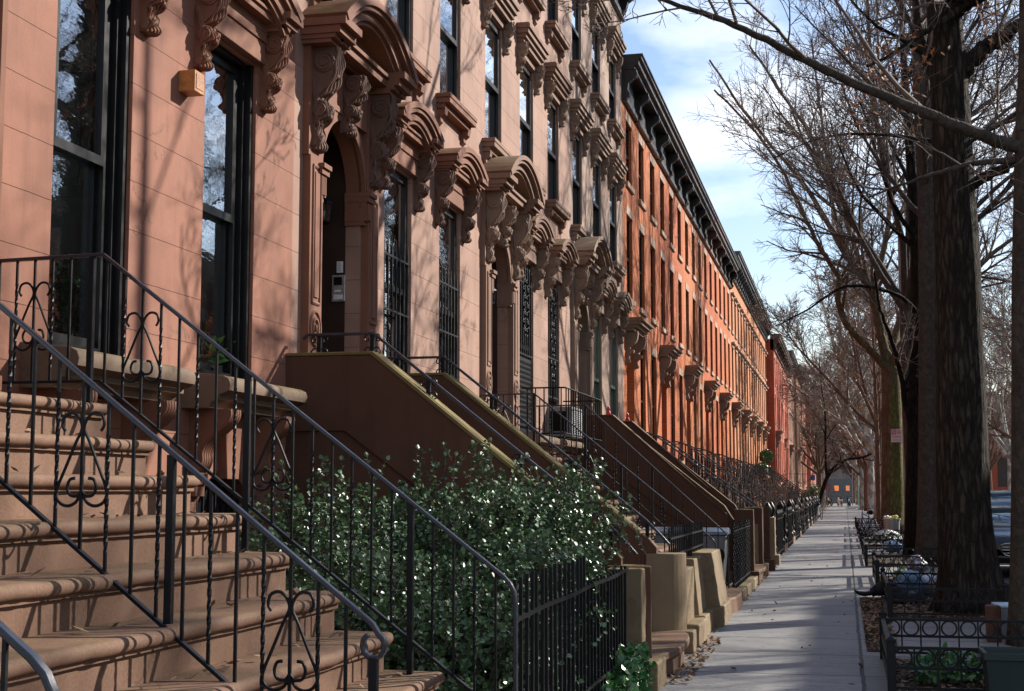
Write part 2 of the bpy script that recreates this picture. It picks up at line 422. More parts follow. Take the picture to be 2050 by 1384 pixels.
def hood(root, ya, yb, z, crest, x, proj, m, blocks=.3, flat=.22, name='window_hood'):
    """rounded pediment: moulded arch on two end blocks with a lit panel between them"""
    mb = MB(); zt = z+flat+.06
    top = arcpts(ya, yb, zt, crest)
    for t0, t1, p in ((0, .055, 1), (.055, .095, .93), (.095, .17, .8), (.17, .205, .72)):
        ringarc(mb, shrink(top, t0) if t0 else top, shrink(top, t1), x-.01, x+proj*p)
    inner = shrink(top, .2)
    mb.prism_x(inner, x-.01, x+proj*.28)
    for s, y in ((1, ya), (-1, yb)):
        for z0, z1, p, e in ((z+flat*.0, z+flat*.2, .62, .05), (z+flat*.2, z+flat*.42, .72, .035), (z+flat*.42, z+flat*.8, .84, .02), (z+flat*.8, zt-.03, .97, .0)):
            mb.box(x-.01, x+proj*p, y+s*e, y+s*blocks, z0, z1)
    mb.box(x-.01, x+proj*.55, ya+blocks, yb-blocks, z+flat*.35, z+flat*.78)
    mb.box(x-.01, x+proj*.62, ya+blocks, yb-blocks, z+flat*.78, z+flat*.98)
    return obj(name, mb, m, root, 30)

def straight_hood(root, ya, yb, z, x, proj, m, name='window_hood'):
    mb = MB()
    for z0, z1, p, e in ((0, .07, .5, .06), (.07, .13, .68, .04), (.13, .2, .86, .02), (.2, .25, 1, 0), (.25, .275, .93, .01)):
        mb.box(x-.01, x+proj*p, ya+e, yb-e, z+z0, z+z1)
    return obj(name, mb, m, root)

def sash_window(root, ya, yb, za, zb, x, fm, split=.49, bar=.055, curtain=None, guardless=True, panel=False, wide=.0, trim=True):
    mb = MB(); b = bar; jb = b+wide
    mb.box(x-.06, x+.03, ya, ya+jb, za, zb); mb.box(x-.06, x+.03, yb-jb, yb, za, zb)
    mb.box(x-.06, x+.03, ya+jb, yb-jb, zb-b, zb); mb.box(x-.06, x+.04, ya+jb, yb-jb, za, za+b*.8)
    if trim: mb.box(x+.03, x+.065, yb-jb*.62, yb-.001, za, zb); mb.box(x+.065, x+.105, yb-jb*.32, yb-.002, za, zb); mb.box(x+.03, x+.065, ya+.001, ya+jb*.3, za, zb)
    if trim: mb.box(x+.03, x+.08, ya+jb*.3, yb-jb*.62, zb-b*.6, zb)
    zm = za+(zb-za)*split
    mb.box(x-.035, x+.03, ya+jb, yb-jb, zm-.03, zm+.03)
    for y0, y1 in ((ya+jb, ya+jb+.035), (yb-jb-.035, yb-jb)):
        mb.box(x-.01, x+.03, y0, y1, zm+.03, zb-b); mb.box(x-.05, x-.012, y0, y1, za+b*.8, zm-.03)
    mb.box(x-.01, x+.03, ya+jb+.035, yb-jb-.035, zb-b-.04, zb-b); mb.box(x-.05, x-.012, ya+jb+.035, yb-jb-.035, za+b*.8, za+b*.8+.06)
    w = obj('window', mb, fm, root)
    p = MB()
    p.quad((x+.005, ya+jb, zm+.02), (x+.005, yb-jb, zm+.02), (x+.005, yb-jb, zb-b), (x+.005, ya+jb, zb-b))
    p.quad((x-.03, ya+jb, za+b*.5), (x-.03, yb-jb, za+b*.5), (x-.03, yb-jb, zm), (x-.03, ya+jb, zm))
    obj('pane', p, M['glass'], w)
    if curtain is not None:
        c = MB(); n = 28; lo = za+(zb-za)*curtain
        for i in range(n):
            f = lambda j: (x-.22+.018*math.sin(j*1.7)+.01*math.sin(j*.6), ya+(yb-ya)*j/n)
            (xa, y_a), (xb, y_b) = f(i), f(i+1)
            c.quad((xa, y_a, lo), (xb, y_b, lo), (xb, y_b, zb), (xa, y_a, zb))
        obj('curtain', c, M['curtain'], w, 180)
    if panel:
        s = MB(); y = yb-.03
        s.box(x-.6, x-.07, y, y+.03, za, zb)
        for z0, z1 in ((za+.1, za+.95), (za+1.05, za+1.75), (za+1.85, zb-.1)):
            for a in ((x-.54, x-.52), (x-.15, x-.13)): s.box(a[0], a[1], y-.015, y, z0, z1)
            for zz in (z0, z1-.02): s.box(x-.52, x-.15, y-.015, y, zz, zz+.02)
            s.box(x-.46, x-.21, y-.008, y, z0+.07, z1-.07)
        s.box(x-.6, x-.08, ya, yb-.035, za-.02, za+.05)
        obj('inner_shutter', s, M['shutter'], w)
    return w

BAYS = ((2.42, 3.34), (4.40, 5.31))
UP = ((.42, 1.32), (2.45, 3.35), (4.40, 5.30))
W = 6.1
def brownstone(y0, label, wall, trim, cons, carved=True, curtains=(None, None), panels=False, fm='frame', fm2='frame', wide=.06, ds=0.0):
    root = thing('brownstone_house', label, 'house', (FX, y0, G), 'brownstone houses on the left side')
    x = FX
    yd = y0+ds
    ops = [(yd+.55, yd+1.69, 2.05, 4.98)] + [(y0+a, y0+b, 2.47, 4.92) for a, b in BAYS] + [(y0+a, y0+b, .62, 1.80) for a, b in BAYS]
    for z0, z1 in ((6.09, 7.82), (8.9, 10.35)): ops += [(y0+a, y0+b, z0, z1) for a, b in UP]
    mb = wallgrid(MB(), y0, y0+W, G, 11.7, ops, x, .14)
    mb.box(x-.8, x-.002, y0, y0+.04, G, 11.7); mb.box(x-.8, x-.002, y0+W-.04, y0+W, G, 11.7)
    obj('wall', mb, wall, root)
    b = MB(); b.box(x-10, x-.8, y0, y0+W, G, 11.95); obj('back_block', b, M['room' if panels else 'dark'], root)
    b = MB()
    for a, e in BAYS: b.box(x-.79, x-.3, y0+a-.2, y0+e+.2, 2.3, 2.4)
    b.box(x-.79, x-.15, y0+.05, y0+W-.05, 5.45, 5.6); b.box(x-.79, x-.15, y0+.05, y0+W-.05, 8.4, 8.6)
    for q in (1.95, 3.95): b.box(x-.79, x-.18, y0+q, y0+q+.08, 2.4, 11.6)
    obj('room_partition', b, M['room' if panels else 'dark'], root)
    # parlour windows
    for i, (a, e) in enumerate(BAYS):
        sash_window(root, y0+a+.003, y0+e-.003, 2.475, 4.917, x-(.13 if panels else .075), M[fm], .5, .06 if panels else .045, curtains[i], panel=panels, wide=wide if panels else .0, trim=panels)
        l = MB(); l.box(x-.01, x+.06, y0+a-.02, y0+e+.02, 4.935, 5.1); l.box(x-.01, x+.075, y0+a-.02, y0+e+.02, 5.1, 5.18); obj('lintel', l, trim, root, None, .006)
        for yc in (y0+a-.13, y0+e+.13): console(root, yc, .135, x, .18, 5.19, 4.60, cons, carved)
        hood(root, y0+a-.26, y0+e+.26, 5.19, 5.56, x, .285, trim, .27, .12)
        # ledge under the window with two ribbed brackets
        ya, yb = y0+a-.27, y0+e+.27
        pr = [(x-.01, 2.21), (x+.2, 2.21), (x+.22, 2.25), (x+.27, 2.27), (x+.27, 2.30), (x+.31, 2.31), (x+.345, 2.33), (x+.355, 2.37), (x+.34, 2.41), (x+.30, 2.43), (x+.0, 2.465), (x-.01, 2.465)]
        lb = MB(); lb.prism_y(pr, ya, yb); led = obj('ledge', lb, M['ledge'], root, 35, .006)
        for yc in (ya+.22, yb-.22):
            k = MB(); cur = [(x+.29, 2.21), (x+.29, 2.16), (x+.25, 2.10), (x+.15, 2.02), (x+.09, 1.93), (x+.09, 1.86), (x+.06, 1.80), (x-.01, 1.78)]
            cur2 = [(p.x, p.z) for p in catmull([(q[0], 0, q[1]) for q in cur], 3)]
            k.prism_y([(x-.01, 2.21)]+cur2, yc-.09, yc+.09)
            for q in range(5): k.tube([(c0+.004, yc-.072+q*.036, c1) for c0, c1 in cur2[:-2]], .013, 5)
            k.box(x-.01, x+.07, yc-.08, yc+.08, 1.70, 1.775); k.box(x-.01, x+.05, yc-.07, yc+.07, 1.62, 1.70)
            obj('bracket', k, trim, led, 40)
        # basement window: segmental arch, keystone, iron grille
        zc = 1.8; pts = arcpts(y0+a, y0+e, 1.56, zc, 10)
        s = MB(); s.prism_x([(y0+a, 1.8)] + [(y0+a, 1.56)] + pts[1:5] + [(y0+a+.36, 1.8)], x-.14, x+.004)
        s.prism_x([(y0+e, 1.8), (y0+e-.36, 1.8)] + pts[6:10] + [(y0+e, 1.56)], x-.14, x+.004)
        km = (y0+a+y0+e)/2
        s.prism_x([(km-.1, 1.74), (km+.1, 1.74), (km+.15, 2.2), (km-.15, 2.2)], x-.14, x+.07)
        obj('basement_arch', s, trim, root, None, .005)
        g = MB(); g.box(x-.13, x-.11, y0+a, y0+e, .62, .68)
        for q in range(9):
            yy = y0+a+.05+q*(e-a-.1)/8; g.bar((x-.07, yy, .63), (x-.07, yy, 1.7), .016)
        for zz in (.75, 1.25): g.bar((x-.07, y0+a, zz), (x-.07, y0+e, zz), .02)
        bw = obj('basement_window', g, M['iron'], root)
        p = MB(); p.quad((x-.139, y0+a, .62), (x-.139, y0+e, .62), (x-.139, y0+e, 1.8), (x-.139, y0+a, 1.8)); obj('pane', p, M['glassfar'], bw)
    # upper windows
    for zi, (z0, z1) in enumerate(((6.09, 7.82), (8.9, 10.35))):
        for i, (a, e) in enumerate(UP):
            sash_window(root, y0+a+.003, y0+e-.003, z0+.003, z1-.003, x-.06, M[fm2], .5, .045, R.choice((.5, .35, .0, .0, .55)), trim=False)
            s = MB()
            for q0, q1, p, k in ((-.17, -.11, .1, .03), (-.11, -.05, .16, .015), (-.05, .0, .17, 0)): s.box(x-.01, x+p, y0+a-.16+k, y0+e+.16-k, z0+q0, z0+q1)
            for yy in (y0+a-.06, y0+e+.06):
                s.prism_y([(x-.01, z0-.17), (x+.1, z0-.17), (x+.09, z0-.23), (x+.04, z0-.27), (x+.045, z0-.31), (x-.01, z0-.36)], yy-.055, yy+.055)
            obj('sill', s, trim, root, None, .005)
            straight_hood(root, y0+a-.24, y0+e+.24, z1+.12, x, .2, trim)
            for yc in (y0+a-.13, y0+e+.13): console(root, yc, .10, x, .13, z1+.13, z1-.30, cons, carved and zi == 0)
            l = MB(); l.box(x-.01, x+.03, y0+a-.04, y0+e+.04, z1+.012, z1+.118); obj('lintel', l, trim, root)
    # door recess, doors and surround
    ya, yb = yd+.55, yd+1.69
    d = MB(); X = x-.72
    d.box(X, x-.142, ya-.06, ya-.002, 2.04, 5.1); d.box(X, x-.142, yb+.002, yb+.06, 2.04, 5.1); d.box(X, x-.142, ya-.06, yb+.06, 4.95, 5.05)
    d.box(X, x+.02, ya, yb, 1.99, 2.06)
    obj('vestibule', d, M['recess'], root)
    d = MB(); ym = (ya+yb)/2; Xd = X+.06
    d.box(X-.02, Xd-.03, ya, yb, 2.06, 4.95)
    for s0, s1 in ((ya+.03, ym-.006), (ym+.006, yb-.03)):
        for z0, z1 in ((2.06, 2.2), (2.75, 2.87), (3.95, 4.1)): d.box(Xd-.03, Xd+.02, s0, s1, z0, z1)
        for q0, q1 in ((s0, s0+.09), (s1-.09, s1)): d.box(Xd-.03, Xd+.02, q0, q1, 2.2, 3.95)
        d.box(Xd-.03, Xd, s0+.14, s1-.14, 2.27, 2.68); d.box(Xd-.03, Xd, s0+.14, s1-.14, 2.95, 3.88)
    d.box(Xd-.03, Xd+.06, ya, yb, 4.12, 4.2)
    dr = obj('door', d, M['door'], root, None, .004)
    hd = MB(); hd.ball((Xd+.05, ym+.07, 3.0), .03); obj('handle', hd, M['steel'], dr, 60)
    # arch and spandrels
    sp = 4.42; arc = arcpts(ya, yb, sp, 4.96, 20)
    a = MB()
    half = len(arc)//2
    a.prism_x([(ya-.0, 4.98)] + [(ya, sp)] + arc[1:half+1] + [(ym, 4.98)], x-.14, x+.012)
    a.prism_x([(yb, 4.98), (ym, 4.98)] + arc[half:-1] + [(yb, sp)], x-.14, x+.012)
    out = [(ym+(y-ym)*1.14, sp+(z-sp)*1.2) for y, z in arc]; ringarc(a, out, arc, x-.01, x+.05)
    for yy in (ya-.05, yb+.05):
        for z0, z1, p in ((sp-.3, sp-.26, .05), (sp-.26, sp-.08, .07), (sp-.08, sp-.03, .1), (sp-.03, sp+.01, .12)): a.box(x-.14, x+p, yy-.07-p*.2, yy+.07+p*.2, z0, z1)
        for q in range(4): a.tube([(x+.075, yy-.05+q*.033, sp-.25), (x+.075, yy-.05+q*.033, sp-.09)], .012, 5)
    obj('door_arch', a, trim, root, 40)
    console(root, ym, .18, x+.04, .18, 5.36, 4.84, cons, carved, 'keystone')
    # pilasters with medallions
    for sgn, yc in ((-1, yd+.36), (1, yd+1.88)):
        p = MB(); w = .15
        p.box(x-.01, x+.07, yc-w, yc+w, G+1.88, 4.46); p.box(x-.01, x+.10, yc-w-.02, yc+w+.02, 2.06, 2.25)
        X = x+.07
        for z0, z1 in ((2.33, 2.80), (3.22, 4.38)):
            for yy in (yc-.09, yc+.09): p.tube([(X, yy, z0), (X, yy, z1)], .016, 6)
            for zz in (z0, z1): p.tube([(X, yc-.09, zz), (X, yc+.09, zz)], .016, 6)
            p.box(x, X+.012, yc-.05, yc+.05, z0+.05, z1-.05)
        for rr, th in ((.115, .018), (.065, .02)):
            p.tube([(X, yc+rr*math.cos(t*PI/10), 3.01+rr*1.25*math.sin(t*PI/10)) for t in range(20)], th, 6, closed=True)
        p.lathe([(.03, X-.01), (.03, X+.02), (.001, X+.03)], yc, 3.01, 10, 'x')
        obj('pilaster', p, trim, root, 40)
        console(root, yc, .19, x+.02, .225, 5.39, 4.52, cons, carved)
        s = MB(); s.box(x-.01, x+.06, yc-.17, yc+.17, 4.46, 5.4); obj('pilaster_head', s, trim, root)
    l = MB(); l.box(x-.01, x+.06, yd+.55, yd+1.69, 5.0, 5.40); obj('lintel', l, trim, root)
    hood(root, yd+.09, yd+2.17, 5.39, 6.0, x, .42, trim, .42, .17, 'door_hood')
    # roof cornice
    c = MB()
    for z0, z1, p in ((11.45, 11.55, .08), (11.55, 12.0, .04), (12.0, 12.08, .3), (12.08, 12.22, .5), (12.22, 12.3, .58)): c.box(x-.02, x+p, y0, y0+W-.004, z0, z1)
    cn = obj('cornice', c, M['cornice'], root)
    for q in range(6):
        yc = y0+.3+q*1.1
        k = MB(); k.prism_y([(x, 12.0), (x+.4, 12.0), (x+.38, 11.88), (x+.2, 11.75), (x+.16, 11.6), (x+.1, 11.5), (x, 11.5)], yc-.08, yc+.08); obj('bracket', k, M['cornice'], cn)
    return root

# ------------------------------------------------------------------ iron work
def ribbon(mb, pts, y, wy, wt):
    """flat bar following a polyline in the xz plane"""
    n = len(pts); vs = []
    for i in range(n):
        a, b = pts[max(i-1, 0)], pts[min(i+1, n-1)]
        tx, tz = b[0]-a[0], b[1]-a[1]; l = math.hypot(tx, tz) or 1
        nx, nz = -tz/l*wt/2, tx/l*wt/2; px, pz = pts[i]
        vs += [(px+nx, y-wy/2, pz+nz), (px+nx, y+wy/2, pz+nz), (px-nx, y+wy/2, pz-nz), (px-nx, y-wy/2, pz-nz)]
    fs = [(i*4+k, i*4+(k+1) % 4, i*4+4+(k+1) % 4, i*4+4+k) for i in range(n-1) for k in range(4)]
    fs += [(3, 2, 1, 0), tuple((n-1)*4+k for k in range(4))]
    return mb.add(vs, fs)

LYRE = [(.075, .285), (.088, .31), (.078, .345), (.045, .355), (.018, .335), (.005, .295), (.03, .24), (.068, .15), (.1, .075), (.106, .04), (.088, .01), (.055, .0), (.022, .015), (.004, .05)]
INNER = [(.0, .03), (.018, .008), (.048, .012), (.06, .04), (.05, .07), (.028, .075)]
CURL = [(.0, .0), (.03, -.005), (.05, .015), (.045, .04), (.022, .042), (.018, .022)]
def scroll(root, x, y, z, r=.0046, sc_=1.0, m=None):
    mb = MB()
    for s in (-1, 1):
        for P, dz in ((LYRE, 0), (INNER, .03)):
            q = catmull([(x+s*a*sc_, y, z+(b+dz)*sc_) for a, b in P], 4); mb.tube(q, r, 5, squash=1.5)
    return obj('scroll', mb, m or M['iron'], root, 60)
def baluster(root, x, y, z0, z1, tw, m, w=.0115):
    mb = MB()
    if tw:
        a, b = z0+.12*(z1-z0), z1-.2*(z1-z0)
        mb.tube([(x, y, z0), (x, y, a)], w*.7, 4, ph=PI/4)
        n = 22; mb.tube([(x, y, a+(b-a)*i/n) for i in range(n+1)], w*.78, 4, twist=PI/5, ph=PI/4)
        mb.tube([(x, y, b), (x, y, z1)], w*.7, 4, ph=PI/4)
    else: mb.tube([(x, y, z0), (x, y, z1)], w*.7, 4, ph=PI/4)
    return obj('baluster', mb, m, root)

def stair_railing(label, y, xw, xc, zc, xe, ze, drop, step, end='tongue', posts=(), scrolls=(), lead=0, foot=G, group='iron stoop railings', gap=.66):
    """level rail from the wall (xw) to the corner (xc, zc), then sloping down to (xe, ze)"""
    m = M['iron']; t = thing('stair_railing', label, 'railing', ((xw+xe)/2, y, foot), group)
    sl = (ze-zc)/(xe-xc); top = lambda x: zc if x <= xc else zc+sl*(x-xc)
    bot = lambda x: zc-gap if x <= xc else zc-gap+sl*(x-xc)
    pts = [(xw, zc-.012), (xc-.03, zc), (xc, zc)]
    n = 5; pts += [(xc+(xe-xc)*i/n, top(xc+(xe-xc)*i/n)) for i in range(1, n+1)]
    if end == 'tongue':
        pts += [(xe+.035, ze-.035), (xe+.055, ze-.075), (xe+.06, ze-.12), (xe+.06, foot+.0)]
    elif end == 'loop':
        r = .042; cx_, cz_ = xe+.005, ze-.075
        pts += [(cx_+r*math.cos(a), cz_+r*1.1*math.sin(a)) for a in [PI*.38-i*PI*.17 for i in range(11)]]
    mb = MB(); ribbon(mb, pts, y, .031, .018); obj('top_rail', mb, M['iron_skylit'], t, 40, .004)
    mb = MB(); xb = xe+.055 if end == 'tongue' else xe
    ribbon(mb, [(xw, zc-gap), (xc, zc-gap), (xb, bot(xb))], y, .028, .014); obj('bottom_rail', mb, m, t, None, .002)
    if end == 'loop':
        mb = MB(); mb.box(xe-.012, xe+.02, y-.016, y+.016, foot, ze-.115); obj('newel_post', mb, m, t, None, .003)
    for px in posts:
        k = (px-xc)
        mb = MB(); mb.box(px-.015, px+.015, y-.015, y+.015, drop(px), top(px)-.008); obj('newel_post', mb, m, t, None, .003)
    x = xw+lead; i = 0
    while x < xe-.02:
        if min([abs(x-p) for p in posts] or [9]) > .035:
            baluster(t, x, y, bot(x), top(x)-.006, i % 2 == 1, m)
            if i in scrolls: scroll(t, x, y, bot(x)+.17)
        x += step; i += 1
    return t

# ------------------------------------------------------------------ stoops
def step_profile(x, z, zl, back=.42):
    r = .029; a = [(x-back, z)]
    a += [(x-r+r*math.sin(t), z-r+r*math.cos(t)) for t in [i*PI/8 for i in range(9)]]
    return a + [(x-.03, z-2*r), (x-.03, z-2*r-.022), (x-.05, z-2*r-.026), (x-.05, zl-.01), (x-back, zl-.01)]
def steps(t, x0, z0, run, rise, n, ya, yb, m, zend):
    for k in range(n):
        z = z0-k*rise; zl = z-rise if k < n-1 else zend
        mb = MB(); back = .42 if k else (x0-FX)
        e = R.uniform(-.004, .004); pr = step_profile(x0+k*run, z+e, zl, back); ns = max(8, int((yb-ya)/.055)); q = len(pr); s0 = R.uniform(0, 99)
        for i in range(ns+1):
            y = ya+(yb-ya)*i/ns; u = i/ns; sag = -.009*math.sin(PI*u)**.6 + .007*mnoise.noise(Vector((y*3, s0, 0))) + .004*mnoise.noise(Vector((y*11, s0, 5)))
            ns_ = .010*mnoise.noise(Vector((y*4, s0, 9))) + .006*mnoise.noise(Vector((y*17, s0, 2))); ed = -.012*max(0, 1-min(u, 1-u)*ns/1.5)
            mb.v += [(px_+(ns_+ed if px_ > x0+k*run-.08 else 0), y, pz_+(sag if 0 < n_ < 10 else 0)) for n_, (px_, pz_) in enumerate(pr)]
        for i in range(ns): mb.f += [(i*q+(n_+1) % q, i*q+n_, (i+1)*q+n_, (i+1)*q+(n_+1) % q) for n_ in range(q)]
        mb.f += [tuple(range(q)), tuple(range((ns+1)*q-1, ns*q-1, -1))]
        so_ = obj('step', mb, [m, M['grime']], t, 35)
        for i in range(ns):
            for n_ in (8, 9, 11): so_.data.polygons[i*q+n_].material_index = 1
def rail_stoop(label, ya, yb, m, side):
    t = thing('stoop', label, 'stoop', (-3.0, (ya+yb)/2, G), 'brownstone stoops')
    steps(t, -3.73, 2.11, .26, .19, 10, ya, yb, m, G)
    mb = MB(); pr = [(FX, G), (FX, 1.98)]
    for k in range(10): pr += [(-3.79+k*.26, 1.98-k*.19), (-3.79+k*.26, 1.79-k*.19)]
    pr = pr[:-1] + [(-1.46, G)]
    mb.prism_y(pr, ya+.05, yb-.05); obj('stoop_body', mb, side, t)
    mb = MB(); n = 12; ym = (ya+yb)/2; hw = (yb-ya)/2
    return t

def cheek_stoop(label, y0, y1, m, cap, stepm, top=2.73):
    t = thing('stoop', label, 'stoop', (-3.0, (y0+y1)/2, G), 'brownstone stoops')
    steps(t, -3.73, 2.06, .25, .185, 9, y0+.24, y1-.24, stepm, .4)
    for s, a, b in ((-1, y0, y0+.24), (1, y1-.24, y1)):
        k = MB(); e = .025
        out = [(FX, top), (-3.64, top), (-1.86, top-1.78*.8), (-1.74, 1.24), (-1.66, 1.15), (-1.58, 1.11), (-1.44, 1.1), (-1.44, .42), (-1.5, G), (FX, G)]
        k.prism_y(out[:2] + [(-1.86, top-1.78*.8), (-1.74, 1.24), (-1.66, 1.15), (-1.66, G), (FX, G)], a+e, b-e)
        # raised upper band leaving a sunk panel below
        k.prism_y([(FX, top), (-3.64, top), (-1.8, 1.27), (-1.8, .62), (-3.86, 2.13), (FX, 2.13)], a, b)
        ck = obj('cheek_wall', k, m, t, None, .006)
        c = MB(); o = .012
        path = [(FX, top), (-3.64, top), (-1.86, top-1.78*.8)]
        c.prism_y([(FX, top+.002), (-3.645, top+.002), (-1.83, 1.28), (-1.82, 1.31), (-3.625, top+.03), (FX, top+.03)], a-o, b+o)
        obj('coping', c, cap, ck, None, .008)
        # flared end of the cheek and its base
        yi, yo = (b, a) if s < 0 else (a, b)
        d = MB(); plan = [(-1.75, yi)]
        for i in range(9): plan.append((-1.75+.33*math.sin(i*PI/16), yi + s*(.30-.30*math.cos(i*PI/16))))
        plan += [(-1.46, yi+s*.34), (-1.75, yi+s*.34)]
        if s < 0: plan = plan[::-1]
        d.prism_z(plan, .4, 1.10); obj('newel', d, M['pillar'] if s > 0 else m, t, 50, .008, rough=(2, .012))
    mb = MB(); ym = (y0+y1)/2; hw = (y1-y0)/2-.1
    plan = [(-1.75, y0+.1)] + [(-1.5+.2*math.cos(a), ym+hw*math.sin(a)) for a in [-PI/2+i*PI/12 for i in range(13)]] + [(-1.75, y1-.1)]
    mb.prism_z(plan, .36, .42); obj('bottom_step', mb, stepm, t, 50, .012)
    mb = MB(); mb.prism_z([(x-.045, ym+(y-ym)*.98) for x, y in plan], G-.02, .36); obj('step_riser', mb, stepm, t, 50)
    for y in (y0-.03, y1-.1):
        mb = MB(); mb.box(-1.78, -1.34, y-.08, y+.2, G-.02, .415); obj('plinth', mb, M['pillar'], t, None, .012, rough=(4, .022))
    return t

def cheek_rail(label, y, top, group='handrails on the solid stoops'):
    m = M['iron']; t = thing('handrail', label, 'handrail', (-3, y, 1.9), group)
    h = .185; sl = -.8
    pts = [(FX+.1, top+h-.03), (FX+.14, top+h), (-3.66, top+h)]
    pts += [(-3.66+i*.38, top+h+sl*i*.38) for i in range(1, 6)]
    pts += [(-1.62, top+h-1.66), (-1.55, top+h-1.74)]
    mb = MB(); ribbon(mb, pts, y, .042, .022); obj('top_rail', mb, M['iron_skylit'], t, 40, .004)
    for px in (-4.12, -3.67, -3.2, -2.45, -1.75):
        zt = top+h+(sl*(px+3.66) if px > -3.66 else 0); zb = (top+.02) if px < -3.64 else top+.02+sl*(px+3.64)
        mb = MB(); mb.box(px-.016, px+.016, y-.016, y+.016, zb-.03, zt); p = obj('newel_post', mb, m, t)
        s = MB()
        for sx in (-1, 1):
            for dz, sz in ((.0, -1), (-.105, -1)):
                q = catmull([(px+sx*(.016+a), y, zt-.012+dz+sz*b*1.1) for a, b in CURL], 4); s.tube(q, .006, 5)
        obj('scroll', s, m, p, 60)
    return t
# ------------------------------------------------------------------ brick row houses
def brick_house(y0, label, Wd, bm, cm, style=0, zt=10.75, x=FX, nb=3, lint='lintel', fw='frame', group='brick row houses'):
    root = thing('brick_house', label, 'house', (x, y0, G), group)
    bw = Wd/nb; half = .43
    f2, t2, f3, t3 = (5.72, 7.48, 8.17, 9.5) if style != 2 else (5.7, 7.4, 8.0, 9.6)
    bays = [(bw*(i+.5)-half, bw*(i+.5)+half) for i in range(nb)]
    ops = [(y0+bays[0][0]-.1, y0+bays[0][1]+.1, 2.1, 4.75)] + [(y0+a, y0+b, 2.5, 4.85) for a, b in bays[1:]] + [(y0+a, y0+b, .5, 1.7) for a, b in bays[1:]]
    for z0, z1 in ((f2, t2), (f3, t3)): ops += [(y0+a, y0+b, z0, z1) for a, b in bays]
    mb = wallgrid(MB(), y0, y0+Wd, G, zt-.3, ops, x, .14); mb.box(x-.5, x-.002, y0, y0+.03, G, zt-.3); mb.box(x-.5, x-.002, y0+Wd-.03, y0+Wd, G, zt-.3)
    mb.box(x-9.5, x-.5, y0, y0+Wd, G, zt-.35)
    obj('wall', mb, bm, root)
    for (a, b, c, d) in ops[1:]:
        w = MB(); X = x-.085; fr = .05
        w.box(X-.03, X+.02, a+.003, a+fr, c+.003, d-.003); w.box(X-.03, X+.02, b-fr, b-.003, c+.003, d-.003)
        w.box(X-.03, X+.02, a+fr, b-fr, d-fr, d-.003); w.box(X-.03, X+.02, a+fr, b-fr, c+.003, c+fr); w.box(X-.02, X+.02, a+fr, b-fr, (c+d)/2-.025, (c+d)/2+.025)
        wo = obj('window', w, M[fw], root)
        p = MB(); p.quad((X-.012, a+fr, c+fr), (X-.012, b-fr, c+fr), (X-.012, b-fr, d-fr), (X-.012, a+fr, d-fr)); obj('pane', p, M['glassfar'], wo)
        s = MB(); s.box(x-.05, x+.055, a-.07, b+.07, c-.11, c-.003); obj('sill', s, M[lint], wo, None, .004)
        s = MB()
        if style == 1: s.box(x-.05, x+.05, a-.08, b+.08, d+.003, d+.15); s.box(x-.05, x+.14, a-.12, b+.12, d+.15, d+.22)
        else: s.box(x-.05, x+.012, a-.06, b+.06, d+.003, d+.19)
        obj('lintel', s, M[lint], wo, None, .004)
    # doorway
    a, b, c, d = ops[0]
    v = MB(); v.box(x-.55, x-.142, a-.04, a-.001, c, d); v.box(x-.55, x-.142, b+.001, b+.04, c, d); v.box(x-.55, x-.142, a, b, d+.001, d+.05); v.box(x-.55, x+.02, a, b, c-.08, c)
    obj('vestibule', v, bm, root)
    v = MB(); v.box(x-.5, x-.44, a, b, c, d)
    for q0, q1 in ((a+.06, (a+b)/2-.03), ((a+b)/2+.03, b-.06)):
        for z0, z1 in ((c+.15, c+.8), (c+.95, c+1.95)): v.box(x-.44, x-.425, q0, q1, z0, z1)
    dr = obj('door', v, M['door'], root)
    hb = MB(); hb.ball((x-.41, (a+b)/2+.09, c+.95), .03, 8, 5); obj('handle', hb, M['steel'], dr, 60)
    for yc in (a-.08, b+.08): console(root, yc, .13, x, .25, 4.96, 4.28, M['trim3'], False)
    straight_hood(root, a-.3, b+.3, 4.96, x, .40, M['trim3'], 'door_hood')
    # cornice with brackets
    k = MB(); B = zt-.95
    for z0, z1, p in ((B, B+.09, .09), (B+.09, zt-.32, .03), (zt-.32, zt-.22, .28), (zt-.22, zt-.1, .36), (zt-.1, zt-.03, .42), (zt-.03, zt, .45)): k.box(x-.2, x+p, y0, y0+Wd, z0, z1)
    cn = obj('cornice', k, cm, root)
    n = nb+1 if style != 1 else nb*2+1
    for q in range(n):
        yc = y0+.1+(Wd-.2)*q/(n-1)
        k = MB(); k.prism_y([(x, zt-.32), (x+.31, zt-.32), (x+.32, zt-.42), (x+.24, zt-.52), (x+.14, zt-.6), (x+.12, zt-.74), (x+.16, zt-.82), (x+.1, zt-.95), (x, zt-.98)], yc-.075, yc+.075)
        k.cyl_y(x+.24, zt-.42, .09, yc-.09, yc+.09, 8); k.cyl_y(x+.11, zt-.84, .06, yc-.085, yc+.085, 8)
        obj('bracket', k, cm, cn)
    return root

def iron_stoop(y, label, stepm, w=1.5):
    t = thing('stoop', label, 'stoop', (-3, y, G), 'stoops of the brick houses')
    steps(t, -3.75, 2.1, .27, .19, 9, y-w/2, y+w/2, stepm, .39)
    b = MB(); b.box(-1.75, -1.42, y-w/2-.1, y+w/2+.1, G-.02, .39); obj('bottom_step', b, stepm, t, None, .02)
    b = MB(); b.prism_y([(FX, G), (FX, 2.0), (-3.85, 2.0), (-1.75, .45), (-1.75, G)], y-w/2+.03, y+w/2-.03); obj('stoop_body', b, M['cheek2'], t)
    return t

